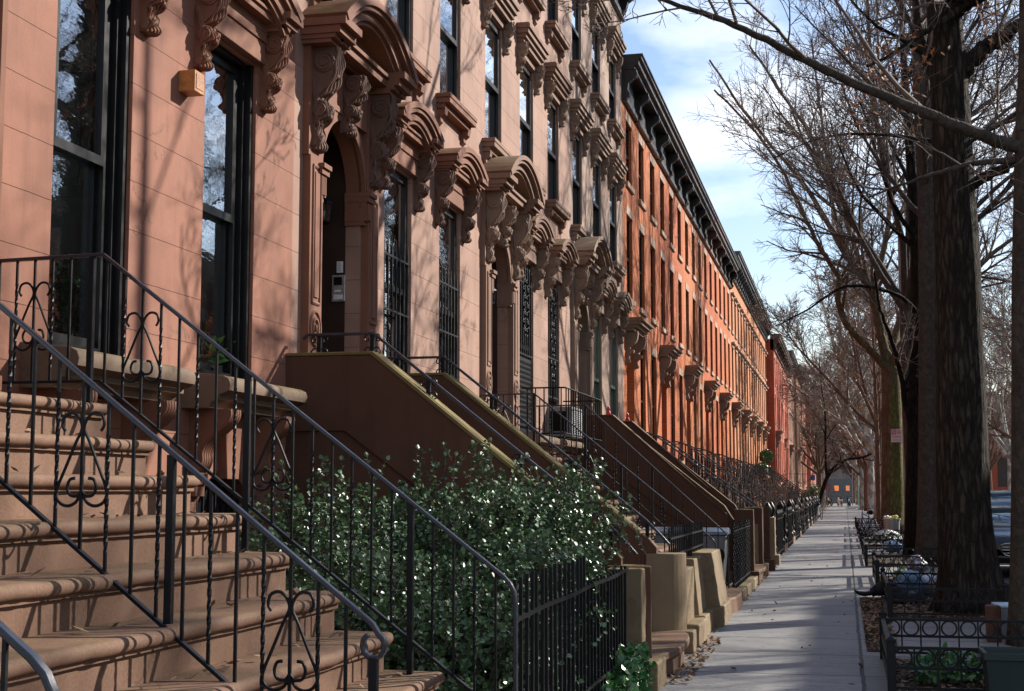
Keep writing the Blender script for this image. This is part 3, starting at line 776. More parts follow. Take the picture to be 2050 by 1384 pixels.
def cast_railing(y, label, bulge=True):
    t = thing('iron_railing', label, 'railing', (-3, y, G), 'cast iron railings of the brick house stoops')
    f = lambda x: 2.86 if x < -3.85 else 2.86-.735*(x+3.85)
    pts = [(FX+.05, 2.82), (-4.1, 2.86), (-3.9, 2.85), (-3.6, 2.69), (-3.0, 2.24), (-2.4, 1.80), (-1.8, 1.36), (-1.55, 1.2)]
    m = MB(); ribbon(m, [(p.x, p.z) for p in catmull([(a, 0, c) for a, c in pts], 4)], y, .055, .03); obj('top_rail', m, M['iron_skylit'], t, 60)
    m = MB(); x = FX+.12; i = 0
    while x < -1.6:
        zt = f(x)-.02; zb = zt-.68
        m.tube([(x, y, zb), (x, y, zb+.15), (x, y, zb+.22), (x, y, zt-.2), (x, y, zt)], [.013, .022, .012, .02, .012], 5)
        if i % 2 == 0:
            for k in range(1, 2):
                zz = zb+.14+k*.2
                m.tube([(x+.06+.05*math.cos(a*PI/5), y, zz+.05*math.sin(a*PI/5)-.04) for a in range(10)], .009, 4, closed=True)
        x += .16; i += 1
    ribbon(m, [(FX+.05, 2.16), (-3.85, 2.16), (-1.6, .52)], y, .03, .02)
    obj('baluster_panel', m, M['iron'], t)
    m = MB(); X = -1.52
    m.lathe([(.11, .39), (.11, .5), (.075, .53), (.06, .58), (.085, .66), (.06, .74), (.055, 1.02), (.08, 1.06), (.08, 1.1), (.05, 1.14), (.06, 1.2), (.09, 1.26), (.085, 1.33), (.05, 1.39), (.02, 1.44)], X, y, 10)
    obj('newel_post', m, M['iron'], t, 40)
    return t

def area_fence(y0, y1, label, x=-1.47, h=.95, base=.0, spear=True, step=.11, m='iron', twist=False):
    t = thing('iron_fence', label, 'fence', (x, (y0+y1)/2, G), 'iron fences along the front yards')
    zb = G+base; r = MB()
    for z, w in ((zb+h-.12, .03), (zb+.1, .03)): r.box(x-w/2, x+w/2, y0, y1, z, z+.018)
    obj('rail', r, M[m], t)
    n = max(2, int((y1-y0)/step)); k = 0
    for i in range(n+1):
        y = y0+(y1-y0)*i/n; b = MB()
        if twist: b.tube([(x, y, zb+h*j/24) for j in range(25)], .014, 4, twist=PI/4.3, ph=i*1.1)
        else:
            b.tube([(x, y, zb), (x, y, zb+h)], .011, 4, ph=PI/4)
            if spear: b.tube([(x, y, zb+h-.02), (x, y, zb+h+.015), (x, y, zb+h+.09)], [.011, .026, .003], 5)
        obj('bar', b, M[m], t)
    return t

def tree_guard(x0, x1, y0, y1, label, h=.37, rings=True):
    t = thing('tree_guard', label, 'tree guard', ((x0+x1)/2, (y0+y1)/2, G), 'low iron tree pit guards')
    m = M['iron']; z0 = G-.02; zt = G+h
    for px, py in ((x0, y0), (x0, y1), (x1, y0), (x1, y1)):
        b = MB(); s = .03; b.box(px-s, px+s, py-s, py+s, z0, zt+.01); b.box(px-s-.006, px+s+.006, py-s-.006, py+s+.006, zt+.01, zt+.03)
        b.add([(px-s, py-s, zt+.03), (px+s, py-s, zt+.03), (px+s, py+s, zt+.03), (px-s, py+s, zt+.03), (px, py, zt+.055)], [(0, 1, 4), (1, 2, 4), (2, 3, 4), (3, 0, 4)])
        obj('post', b, m, t, None, .004)
    def panel(a, b):
        L = math.hypot(b[0]-a[0], b[1]-a[1]); n = max(2, round(L/.155)); r = MB(); ux, uy = (b[0]-a[0])/L, (b[1]-a[1])/L
        P = lambda s, z: (a[0]+ux*s, a[1]+uy*s, z)
        wide = abs(uy) > .5
        for z in (zt-.03, zt-.17, G+.06): r.bar(P(0, z), P(L, z), .02 if not wide else .03)
        for i in range(n):
            s0 = L*(i+.5)/n
            if i: r.bar(P(L*i/n, G+.06), P(L*i/n, zt-.03), .013)
            if rings: r.tube([P(s0+.062*math.cos(q*PI/9), zt-.1+.062*math.sin(q*PI/9)) for q in range(18)], .0085, 5, closed=True)
        obj('panel', r, m, t)
    panel((x0, y0), (x1, y0)); panel((x0, y1), (x1, y1)); panel((x0, y0), (x0, y1))
    return t

# ------------------------------------------------------------------ trees
class Tree:
    def __init__(s, seed, tw=.006): s.r = random.Random(seed); s.T = MB(); s.B = MB(); s.L = MB(); s.tw = tw; s.lf = 0
    def path(s, p, d, L, n, jit, up):
        p = Vector(p); d = Vector(d).normalized(); out = [p.copy()]
        for i in range(n):
            d = d + Vector((s.r.gauss(0, jit), s.r.gauss(0, jit), s.r.gauss(0, jit) + up)); d.normalize(); p = p + d*(L/n); out.append(p.copy())
        return out
    def sub(s, pts, L, r0, r1, lvl, cfg):
        """children along a limb"""
        n, fr, ang, jit, up = cfg[lvl]
        n = max(1, int(n*s.r.uniform(.8, 1.2)))
        for i in range(n):
            t = s.r.uniform(.18 if lvl else .25, 1.0); k = t*(len(pts)-1); j = min(int(k), len(pts)-2); q = pts[j].lerp(pts[j+1], k-j)
            d = (pts[j+1]-pts[j]).normalized(); a = math.radians(ang*s.r.uniform(.6, 1.3))
            ax = d.orthogonal().normalized(); ax.rotate(Matrix.Rotation(s.r.uniform(0, 2*PI), 3, d)); e = d*math.cos(a)+ax*math.sin(a)
            l = L*fr*s.r.uniform(.6, 1.25)*(1.15-.55*t); rr = max(s.tw, (r0+(r1-r0)*t)*.55) if lvl+1 < len(cfg) else s.tw
            if lvl+2 == len(cfg): rr = min(rr, s.tw*2.6)
            last = lvl+1 >= len(cfg)
            m = 3 if last else 5
            pp = s.path(q, e, l, m, jit, up)
            re = s.tw*.6 if last else max(s.tw, rr*.35)
            (s.B if rr < .035 else s.T).tube(pp, [rr+(re-rr)*u/m for u in range(m+1)], 3 if rr < .014 else (4 if rr < .04 else 6), cap=False)
            if not last: s.sub(pp, l, rr, re, lvl+1, cfg)
            elif s.lf and s.r.random() < s.lf: s.leaf(pp[-1], s.r.randint(2, 5))
    def leaf(s, p, n, sz=.055):
        for _ in range(n):
            c = p + Vector((s.r.gauss(0, .07), s.r.gauss(0, .07), s.r.gauss(-.05, .06)))
            u = Vector((s.r.gauss(0, 1), s.r.gauss(0, 1), s.r.gauss(-.6, 1))).normalized(); v = u.orthogonal().normalized()*sz*.45; u = u*sz*s.r.uniform(.7, 1.3)
            s.L.add([c-u, c+v, c+u, c-v+Vector((0, 0, .01))], [(0, 1, 2, 3)])
    def limb(s, pts, r0, r1, cfg, smooth=5, L=None, side=9, lvl=0, twigs=True):
        pp = catmull(pts, smooth); n = len(pp)-1
        pp = [p + Vector((s.r.gauss(0, 1), s.r.gauss(0, 1), s.r.gauss(0, 1)))*r1*.4 if 0 < i < n else p for i, p in enumerate(pp)]
        s.T.tube(pp, [r0+(r1-r0)*i/n for i in range(n+1)], side)
        if twigs: s.sub(pp, L or sum((pp[i+1]-pp[i]).length for i in range(n)), r0, r1, lvl, cfg)
        return pp
    def build(s, label, base, tm, bm, group=None, lab2='tree', leafm=None, name='street_tree'):
        t = thing(name, label, 'tree', base, group)
        obj('trunk', s.T, tm, t, 180); 
        if s.B.v: obj('crown', s.B, bm, t, 180)
        if s.L.v: obj('dead_leaves', s.L, leafm or M['deadleaf'], t)
        return t
def trunk_mesh(T, pts, radii, flare=0.0, side=18, rough=.05):
    pp = catmull(pts, 6); n = len(pp)-1; T.T
    rs = []
    for i in range(n+1):
        k = i/n*(len(radii)-1); j = min(int(k), len(radii)-2); rs.append(radii[j]+(radii[j+1]-radii[j])*(k-j))
    vs0 = len(T.T.v); T.T.tube(pp, rs, side)
    for i in range(n+1):
        h = pp[i].z-pp[0].z
        for k in range(side):
            a = 2*PI*k/side; q = vs0+i*side+k; x, y, z = T.T.v[q]
            f = 1+rough*mnoise.noise(Vector((3*math.cos(a), 3*math.sin(a), z*.8+pp[0].x*7)))
            if flare: f += flare*math.exp(-h/.34)*(.6+.55*math.cos(a*5+.6+.4*math.sin(a*2)))
            T.T.v[q] = (pp[i].x+(x-pp[i].x)*f, pp[i].y+(y-pp[i].y)*f, z)
    return pp
CF = [(7, .5, 45, .10, .05), (6, .55, 45, .12, .04), (5, .6, 42, .11, .03), (3, .7, 38, .09, .02)]
CF3 = [(10, .48, 42, .09, .06), (7, .55, 44, .12, .04), (5, .62, 40, .10, .02)]
def auto_tree(seed, base, r, H, fork, label, tm, bm, nl=7, spread=.75, cfg=CF3, tw=.008, leaf=0, group=None, leafm=None, lean=(0, 0), L0=None):
    T = Tree(seed, tw); T.lf = leaf; b = Vector(base); top = b+Vector((lean[0]*fork, lean[1]*fork, fork))
    pp = trunk_mesh(T, [b-Vector((0, 0, .05)), b.lerp(top, .5)+Vector((T.r.uniform(-.05, .05), T.r.uniform(-.05, .05), 0)), top], [r, r*.85, r*.75], .35, 12)
    L = L0 or (H-fork)
    for i in range(nl):
        a = 2*PI*i/nl+T.r.uniform(-.4, .4); inc = spread*T.r.uniform(.45, 1.1) if i else .1
        d = Vector((math.cos(a)*math.sin(inc), math.sin(a)*math.sin(inc), math.cos(inc)))
        st = top - Vector((lean[0], lean[1], 1))*T.r.uniform(0, .22*fork)*(1 if i else 0)
        pts = T.path(st, d, L*T.r.uniform(.75, 1.05), 7, .12, .06); n = len(pts)-1
        T.T.tube(pts, [r*.5+(r*.08-r*.5)*j/n for j in range(n+1)], 7, cap=False)
        T.sub(pts, L*.8, r*.5, r*.08, 0, cfg)
    return T.build(label, base, tm, bm, group, leafm=leafm)
# limb paths of the street trees
T1_TRUNK = [ (1.56,14.50,0.18), (1.62,14.50,2.05), (1.66,14.50,3.48), (1.73,14.50,4.94), (1.80,14.50,6.43) ]
T1_BR1 = [ (1.71,14.50,4.94), (1.23,14.20,5.08), (0.72,14.00,5.29), (0.12,13.70,5.50), (-0.51,13.40,5.79), (-0.99,13.10,5.97), (-1.46,12.80,6.08), (-1.83,12.50,6.15) ]
T1_BR2 = [ (1.68,14.50,4.84), (1.29,14.30,4.79), (1.02,14.10,4.69), (0.66,13.90,4.55), (0.28,13.70,4.38) ]
OAK = [ (1.42,18.20,0.19), (1.38,18.20,1.56), (1.39,18.20,3.36), (1.39,18.20,5.08), (1.35,18.20,6.77), (1.32,18.20,7.72), (1.32,18.20,9.33), (1.32,18.20,11.63) ]
OAK_A = [ (1.45,18.20,6.70), (1.72,18.30,7.05), (2.01,18.40,7.25), (2.37,18.60,7.58), (2.95,18.80,8.19) ]
OAK_B = [ (1.41,18.20,5.26), (1.66,18.20,5.43), (1.95,18.00,5.52), (2.27,17.80,5.68), (2.74,17.50,5.94) ]
OAK_C = [ (1.33,18.20,6.61), (1.16,18.50,6.96), (1.10,18.80,7.34), (1.07,19.10,7.91), (0.99,19.40,8.70) ]
OAK_D = [ (1.33,18.20,7.53), (1.55,18.00,7.59), (1.77,17.80,7.61), (2.14,17.50,7.79) ]
OAK_E = [ (1.51,18.20,5.88), (1.77,18.70,6.14), (2.16,19.20,6.41), (2.59,19.60,6.82) ]
T3 = [ (1.60,30.00,0.23), (1.67,30.00,2.49), (1.72,30.00,4.49), (1.77,30.00,7.53), (1.71,30.00,10.12), (1.71,30.00,12.75), (1.71,30.00,15.44) ]
T4 = [ (1.45,33.50,0.22), (1.54,33.50,2.59), (1.61,33.50,4.15), (1.69,33.50,5.95), (1.68,33.50,7.66), (1.60,33.50,9.62), (1.52,33.50,11.72), (1.49,33.50,14.09) ]
T4_A = [ (1.53,33.50,2.92), (1.37,33.30,3.53), (1.28,33.00,4.12), (1.17,32.80,4.60), (0.99,32.50,5.18), (0.81,32.30,5.71), (0.74,32.00,6.44) ]
T4_B = [ (1.78,33.50,5.48), (1.41,33.00,5.88), (0.99,32.60,6.04), (0.52,32.30,6.11), (-0.02,32.00,6.05), (-0.68,31.60,5.57), (-1.35,31.20,5.18) ]
T4_C = [ (1.70,33.50,7.31), (1.26,33.00,7.92), (0.90,32.60,8.87), (0.65,32.30,9.83), (0.29,32.00,10.79) ]
T5 = [ (1.52,50.00,0.28), (1.56,50.00,3.06), (1.58,50.00,4.73), (1.56,50.00,5.82) ]
T5_A = [ (1.56,50.00,5.65), (0.97,49.60,6.33), (0.41,49.20,6.89), (0.05,49.00,7.48), (-0.07,48.80,8.02), (-0.04,48.70,8.64), (-0.34,48.50,9.21), (-0.68,48.20,9.75), (-1.26,47.80,11.04), (-1.87,47.40,12.31), (-2.78,46.80,13.55), (-3.83,46.00,14.56) ]
T5_B = [ (1.56,50.00,5.82), (1.35,50.00,6.58), (1.20,50.00,7.43), (1.01,50.00,8.37), (0.63,49.80,9.03), (0.15,49.60,9.70), (-0.32,49.40,10.62), (-1.11,49.00,11.95), (-1.91,48.60,12.93), (-3.17,48.00,14.56), (-4.10,47.50,16.02) ]
T5_C = [ (1.04,50.00,8.28), (1.33,50.30,9.34), (1.58,50.50,10.40), (1.70,50.70,11.64), (1.59,51.00,13.47), (1.49,51.20,16.20), (1.48,51.50,19.01) ]
T5_D = [ (0.79,50.00,8.89), (0.18,50.50,11.15), (-0.29,51.00,13.04), (-0.59,51.40,15.49), (-0.81,51.80,17.81) ]
T5_E = [ (0.15,49.60,9.70), (-0.15,48.60,10.97), (-0.58,47.60,12.79), (-1.79,46.60,14.60), (-2.69,46.00,15.97) ]
T6 = [ (1.29,60.00,0.36), (1.31,60.00,3.34), (1.28,60.00,5.35), (1.25,60.00,7.37), (1.24,60.00,9.40) ]
T7 = [ (1.79,80.00,0.72), (1.91,80.00,5.24), (2.07,80.00,7.65), (2.27,80.00,9.53) ]
T7_A = [ (1.86,80.00,3.37), (1.39,80.00,4.23), (0.91,80.00,4.77), (0.45,79.50,5.55), (0.19,79.00,6.81), (0.04,78.60,8.11), (-0.03,78.30,9.68), (-0.18,78.00,11.78), (-0.55,77.60,13.87) ]
T7_B = [ (1.89,80.00,4.44), (1.30,80.50,5.86), (0.81,81.00,6.93), (0.15,81.50,8.13), (-0.31,82.00,9.37), (-0.92,82.50,11.82), (-1.43,83.00,14.18) ]
T8 = [ (-1.61,90.00,0.84), (-1.07,90.00,2.46), (-0.46,89.50,3.23), (0.19,89.00,3.58), (1.14,88.60,3.71), (2.00,88.00,4.13) ]
T8_A = [ (-1.07,90.00,2.46), (-1.12,90.00,4.21), (-1.05,90.00,6.03), (-1.25,90.00,7.85), (-1.36,90.00,9.69) ]
# ------------------------------------------------------------------ light, sky, camera
SUN = Vector((1.0, .98, .80)).normalized()
w = bpy.data.worlds.new('World'); sc.world = w; w.use_nodes = True
t = w.node_tree; bg = t.nodes['Background']
sky = nd(t, 'ShaderNodeTexSky', sky_type='NISHITA'); sky.sun_disc = False
sky.sun_elevation = math.asin(SUN.z); sky.sun_rotation = math.atan2(SUN.x, SUN.y); sky.air_density = 1.3; sky.dust_density = .25; sky.ozone_density = 1.2
tc = nd(t, 'ShaderNodeTexCoord'); mp = nd(t, 'ShaderNodeMapping'); mp.inputs['Scale'].default_value = (1.0, 1.0, 2.6); lk(t, tc.outputs['Generated'], mp.inputs['Vector'])
n1 = noise_(t, mp.outputs[0], 2.6, 7, .56); 
cl = ramp(t, n1, .47, .64)
sx = nd(t, 'ShaderNodeSeparateXYZ'); lk(t, tc.outputs['Generated'], sx.inputs[0])
low = ramp(t, sx.outputs[2], .75, .02); cl2 = math_(t, 'MULTIPLY', cl, math_(t, 'ADD', math_(t, 'MULTIPLY', low, .8), .45), True)
bright = ramp(t, noise_(t, mp.outputs[0], 6, 4), .25, .8)
cc = mixc(t, bright, (8.6, 9.3, 10.3), (12.3, 12.4, 12.5))
lk(t, mixc(t, cl2, mixc(t, 1.0, sky.outputs[0], (1.10, 1.10, 1.28), 'MULTIPLY'), cc), bg.inputs['Color']); bg.inputs['Strength'].default_value = .076
sl = bpy.data.lights.new('Sun', 'SUN'); sl.energy = 5.0; sl.angle = math.radians(.55); sl.color = (1.0, .93, .84)
so = bpy.data.objects.new('Sun', sl); COL.objects.link(so); so.rotation_euler = (-SUN).to_track_quat('-Z', 'Y').to_euler(); so.location = (20, 20, 20)

cd = bpy.data.cameras.new('Camera'); co = bpy.data.objects.new('Camera', cd); COL.objects.link(co); sc.camera = co
cd.sensor_width = 36; cd.lens = 2900/2050*36; cd.clip_end = 3000; cd.clip_start = .05
co.location = CAM; co.rotation_euler = (math.radians(90+5.769), 0, math.radians(12.889))
sc.view_settings.view_transform = 'Standard'; sc.view_settings.look = 'None'; sc.view_settings.gamma = 1; sc.view_settings.exposure = 0.85
sc.view_settings.use_curve_mapping = False
sc.cycles.use_denoising = True
sc.cycles.max_bounces = 8; sc.cycles.transparent_max_bounces = 12

# ------------------------------------------------------------------ ground
def sheet(name, x0, x1, y0, y1, z, m, label=None, kind='structure'):
    mb = MB().quad((x0, y0, z), (x1, y0, z), (x1, y1, z), (x0, y1, z)); o = obj(name, mb, m); tag(o, label, None, None, kind); return o
m, t, b = nt('asphalt'); v = pos(t)
lk(t, mixc(t, ramp(t, noise_(t, v, 1.2, 6, .7), .3, .7), (.035, .035, .037), (.06, .06, .062)), b.inputs['Base Color']); b.inputs['Roughness'].default_value = .85
bump(t, b, noise_(t, v, 120, 3), .4, .004); M['asphalt'] = m
m, t, b = nt('bluestone_paving'); v = pos(t)
mpn = nd(t, 'ShaderNodeMapping'); mpn.inputs['Rotation'].default_value = (0, 0, PI/2); mpn.inputs['Location'].default_value = (.2, -.12, 0); lk(t, nd(t, 'ShaderNodeNewGeometry').outputs['Position'], mpn.inputs['Vector'])
wob = nd(t, 'ShaderNodeVectorMath', operation='ADD'); lk(t, mpn.outputs[0], wob.inputs[0])
nv = nd(t, 'ShaderNodeTexNoise'); setin(nv, Scale=3.0, Detail=3.0); lk(t, v, nv.inputs['Vector'])
nv2 = nd(t, 'ShaderNodeVectorMath', operation='SCALE'); lk(t, nv.outputs['Color'], nv2.inputs[0]); nv2.inputs['Scale'].default_value = .035; lk(t, nv2.outputs[0], wob.inputs[1])
bt = nd(t, 'ShaderNodeTexBrick', offset=.0, squash=1.0); lk(t, wob.outputs[0], bt.inputs['Vector'])
bt.inputs['Color1'].default_value = rgb((.168, .166, .162)); bt.inputs['Color2'].default_value = rgb((.275, .264, .245)); bt.inputs['Mortar'].default_value = rgb((.022, .021, .019))
setin(bt, Scale=1.0, Mortar_Size=.017, Mortar_Smooth=.3, Bias=0.0, Brick_Width=1.45, Row_Height=1.62)
col = mixc(t, ramp(t, noise_(t, v, 1.1, 6, .65), .3, .72), mixc(t, 1.0, bt.outputs['Color'], (.72, .74, .78), 'MULTIPLY'), bt.outputs['Color'])
col = mixc(t, math_(t, 'MULTIPLY', ramp(t, noise_(t, pos(t, 1, .6, 1), 3.1, 6, .75), .55, .75), .7), col, (.115, .11, .10))
cr = ramp(t, noise_(t, pos(t, .8, 3.2, 1), 1.4, 5, .6), .485, .5); cr2 = ramp(t, noise_(t, pos(t, .8, 3.2, 1), 1.4, 5, .6), .515, .5)
crk = math_(t, 'MULTIPLY', cr, cr2); col = mixc(t, math_(t, 'MULTIPLY', crk, .75), col, (.05, .049, .046))
gv = nd(t, 'ShaderNodeTexVoronoi'); lk(t, v, gv.inputs['Vector']); gv.inputs['Scale'].default_value = 4.5
gum = math_(t, 'MULTIPLY', ramp(t, gv.outputs['Distance'], .13, .07), ramp(t, noise_(t, v, 2.2, 2), .45, .55)); col = mixc(t, math_(t, 'MULTIPLY', gum, .6), col, (.07, .068, .065))
lk(t, col, b.inputs['Base Color']); b.inputs['Roughness'].default_value = .62; b.inputs['Specular IOR Level'].default_value = .4
p = bump(t, b, bt.outputs['Fac'], .8, -.015); bump(t, b, noise_(t, pos(t, 1, 1, 1), 14, 6, .7), .35, .012, p); M['bluestone'] = m
M['concrete'] = plain('old_concrete', (.30, .285, .26), .8, 0, .2, .22, 1.6, .3, 40)
M['yard'] = plain('yard_concrete', (.15, .125, .10), .85, 0, .2, .3, 2, .3, 40)
sheet('ground', -400, 400, -120, 900, -.02, M['asphalt'])
sheet('road', 2.05, 9.6, -60, 215, G-.135, M['asphalt'])
mb = MB(); mb.box(FX, 1.9, -25, 185, -.01, G); o = obj('pavement', mb, M['bluestone']); tag(o, kind='structure')
mb = MB(); mb.box(1.9, 2.05, -25, 185, -.01, G+.002); o = obj('kerb', mb, M['concrete']); tag(o, kind='structure')
mb = MB(); mb.box(9.6, 15, -40, 185, -.01, G); o = obj('far_pavement', mb, M['concrete']); tag(o, kind='structure')
sheet('front_yard_paving', FX+.01, -1.52, -5, 182, G+.004, M['yard'])
PITS = [(.26, 1.72, 10.7, 13.05), (.44, 1.75, 17.2, 20.4), (.42, 1.75, 22.8, 25.6), (.34, 1.75, 29.2, 34.6), (.36, 1.75, 38.2, 41.2), (.36, 1.75, 43.0, 46.6), (.36, 1.75, 49, 52), (.36, 1.75, 58.5, 61.5), (.36, 1.75, 69, 72), (.36, 1.75, 79, 81.5)]
for a, b_, c, d in PITS: sheet('soil', a+.02, b_, c-.25 if c > 15 else c+.02, d, G+.005, M['soil'])
sheet('soil', .16, .44, 13.6, 20.4, G+.008, M['soil'])

# ------------------------------------------------------------------ the four brownstones
brownstone(4.9, 'red brownstone house in front with tall black windows and grey inner shutters', M['wall1'], M['trim1'], M['trim1'], True, (None, None), True, wide=.1, ds=-.22)
brownstone(11.0, 'pinkish brownstone house whose arched doorway stands in deep shadow beside two barred windows', M['wall2'], M['trim1'], M['carved'], True, (.0, .35), False)
brownstone(17.1, 'pinkish grey brownstone house with smooth scroll brackets and an air conditioner at its parlour window', M['wall2'], M['trim2'], M['trim3'], True, (.2, .0), False)
brownstone(23.2, 'last brownstone house of the row, greyer, standing against the orange brick houses', M['wall3'], M['trim3'], M['trim3'], True, (.0, .0), False, 'frameg')

# ------------------------------------------------------------------ their stoops and rails
mS = M['step']
rail_stoop('wide brownstone stoop in front with worn bullnose treads and open iron railings', 2.85, 6.92, mS, M['cheek'])
dz = lambda x: max(G, 2.11-.19*max(0, math.ceil((x+3.73)/.26-1e-6))) if x > -3.73 else 2.11
stair_railing('black iron stair railing beside the holly, level along the landing then sloping down', 6.80, FX+.02, -3.74, 2.88, -1.60, 1.25, dz, .104, 'tongue', (-3.80, -2.92, -2.06), (2, 8, 15), .0)
stair_railing('black iron stair railing ending in a small curled loop, mid stoop', 5.05, FX+.02, -3.74, 2.785, -1.67, 1.175, dz, .107, 'loop', (-2.47,), (6, 14, 22), .0)
stair_railing('nearest iron handrail, seen only as a bent bar at the bottom left corner', 3.02, FX+.02, -3.74, 2.76, -1.81, 1.275, dz, .107, 'tongue', (-2.6,), (), .0)
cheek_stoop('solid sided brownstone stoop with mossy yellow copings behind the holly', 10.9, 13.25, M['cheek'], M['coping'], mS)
cheek_rail('low black handrail with small scrolls on the mossy near coping behind the holly', 11.02, 2.73)
cheek_rail('low black handrail with small scrolls on the far coping of the mossy stoop', 13.13, 2.73)
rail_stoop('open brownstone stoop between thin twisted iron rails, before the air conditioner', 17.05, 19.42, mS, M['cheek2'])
stair_railing('near twisted iron railing of the open stoop before the air conditioner', 17.2, FX+.02, -3.66, 2.84, -1.55, 1.12, dz, .15, 'tongue', (-3.66, -2.6), (2, 9), .0)
stair_railing('far twisted iron railing of the open stoop before the air conditioner', 19.3, FX+.02, -3.40, 2.82, -1.57, 1.14, dz, .15, 'tongue', (-3.4, -2.5), (), .0)
mb = MB(); ym = 18.24; hw = 1.2
mb.prism_z([(-1.8, ym-hw)] + [(-1.5+.22*math.cos(a), ym+hw*math.sin(a)) for a in [-PI/2+i*PI/12 for i in range(13)]] + [(-1.8, ym+hw)], G-.02, .40)
o = obj('bottom_step', mb, mS, None, 50, .02, loc=(-1.5, ym, G)); tag(o, 'round nosed lowest stone step of the open stoop with thin twisted rails', 'step')
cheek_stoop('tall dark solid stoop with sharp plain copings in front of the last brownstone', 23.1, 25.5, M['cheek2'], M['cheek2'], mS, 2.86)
# pillars and low walls at the pavement edge
def pier(label, x0, x1, y0, y1, zt, m='pillar', base=.12, bat=.0, name='stone_pillar', group='stone pillars along the front yards'):
    mb = MB(); zb = G+.2
    mb.add([(x0, y0, zb), (x1+bat, y0, zb), (x1+bat, y1, zb), (x0, y1, zb), (x0, y0, zt), (x1, y0, zt), (x1, y1, zt), (x0, y1, zt)], [(0,3,2,1),(4,5,6,7),(0,1,5,4),(1,2,6,5),(2,3,7,6),(3,0,4,7)])
    t_ = thing(name, label, 'pillar' if 'pillar' in name else 'wall', ((x0+x1)/2, (y0+y1)/2, G), group)
    obj('shaft', mb, M[m], t_, None, .012, rough=(4, .02)); mb = MB(); mb.box(x0-.02, x1+base, y0-.04, y1+.06, G-.02, zb+.005); obj('plinth', mb, M[m], t_, None, .016, rough=(4, .025)); return t_
pier('thin tan stone pillar at the far end of the black spiked fence', -1.72, -1.46, 10.62, 10.9, 1.09)
pier('short tan stone pillar just past the curved stoop newel', -1.72, -1.46, 13.66, 14.35, .93)
pier('first low tan yard wall topped with iron, dark on its near end', -1.75, -1.49, 14.65, 15.4, .98, bat=.05, name='yard_wall', group='low yard walls')
pier('second low tan yard wall, sunlit in front and wider at the foot', -1.75, -1.42, 15.75, 16.95, 1.0, bat=.08, name='yard_wall', group='low yard walls')
pier('tall brown pillar at the near foot of the dark plain stoop', -1.70, -1.40, 22.95, 23.2, 1.38, 'cheek2', .08)
pier('tall brown pillar at the far foot of the dark plain stoop', -1.70, -1.40, 25.4, 25.7, 1.38, 'cheek2', .08)
pier('tall narrow brown pillar standing alone past the dark plain stoop', -1.68, -1.36, 27.0, 27.3, 1.38, 'cheek2', .08)
pier('short square tan pillar where the brick houses begin', -1.66, -1.36, 29.0, 29.4, 1.15, 'pillar', .08)
area_fence(13.7, 16.9, 'short iron railing standing on top of the low tan yard walls', -1.62, .38, .72, False, .16)
area_fence(19.45, 22.85, 'black fence of twisted bars leading to the dark plain stoop', -1.46, .92, .1, False, .12, twist=True)
mb = MB(); mb.box(-1.62, -1.34, 19.5, 22.9, G-.02, G+.14); o = obj('yard_kerb', mb, M['pillar'], None, None, .015, loc=(-1.48, 21, G)); tag(o, 'low brown stone kerb under the fence of twisted bars', 'kerb')
area_fence(25.75, 26.95, 'narrow iron fence between two tall brown pillars', -1.5, .95, .0, True, .12)
# spiked fence before the holly
tF = thing('iron_fence', 'tall black fence of plain flat topped bars in front of the holly', 'fence', (-1.57, 8.8, G), 'iron fences along the front yards')
mb = MB(); zr = lambda y: 1.05+.004*math.sin(y*4.3)+.012*(y-8)
yy = [6.9+i*.25 for i in range(16)]
for z0 in (0, -.62): mb.tube([(-1.57, y, zr(y)+z0) for y in yy], .016, 4, ph=PI/4)
obj('rail', mb, M['iron'], tF)
y = 6.93
while y < 10.6:
    mb = MB(); h = zr(y)+(.20 if y < 8.9 else .03)+R.uniform(-.012, .012); l = R.gauss(0, .008)
    mb.tube([(-1.57, y, G), (-1.57+l*.3, y+l, h)], .0125, 4, ph=PI/4); obj('bar', mb, M['iron'], tF); y += .128

# ------------------------------------------------------------------ things on the brownstones
t = thing('wall_box', 'small orange wooden box fixed high on the red house between its two windows', 'box', (FX, 8.955, 4.36))
mb = MB(); mb.box(FX, FX+.12, 8.88, 9.03, 4.36, 4.507); obj('casing', mb, M['copper'], t, None, .004)
mb = MB(); mb.box(FX+.1205, FX+.124, 8.9, 9.01, 4.385, 4.485); obj('front_panel', mb, M['copper2'], t)
t = thing('intercom', 'pale steel door intercom on the shadowed side of the arched doorway', 'intercom', (-4.555, 12.685, 3.41))
mb = MB(); mb.box(-4.62, -4.49, 12.66, 12.688, 3.41, 3.66); obj('plate', mb, M['steel'], t, None, .004)
mb = MB(); mb.box(-4.60, -4.52, 12.655, 12.66, 3.565, 3.64); obj('screen', mb, M['dark'], t)
mb = MB(); mb.box(-4.592, -4.53, 12.655, 12.66, 3.50, 3.52); mb.box(-4.60, -4.51, 12.654, 12.66, 3.43, 3.475); obj('name_strip', mb, M['white'], t)
t = thing('notice', 'small white paper notice above the steel intercom', 'notice', (-4.55, 12.68, 3.7))
mb = MB(); mb.box(-4.58, -4.52, 12.68, 12.688, 3.685, 3.79); obj('paper', mb, M['white'], t)
mb = MB()
for i in range(5): mb.box(-4.572, -4.532+R.uniform(-.01, 0), 12.678, 12.68, 3.7+i*.018, 3.704+i*.018)
obj('printed_lines', mb, M['dark'], t)
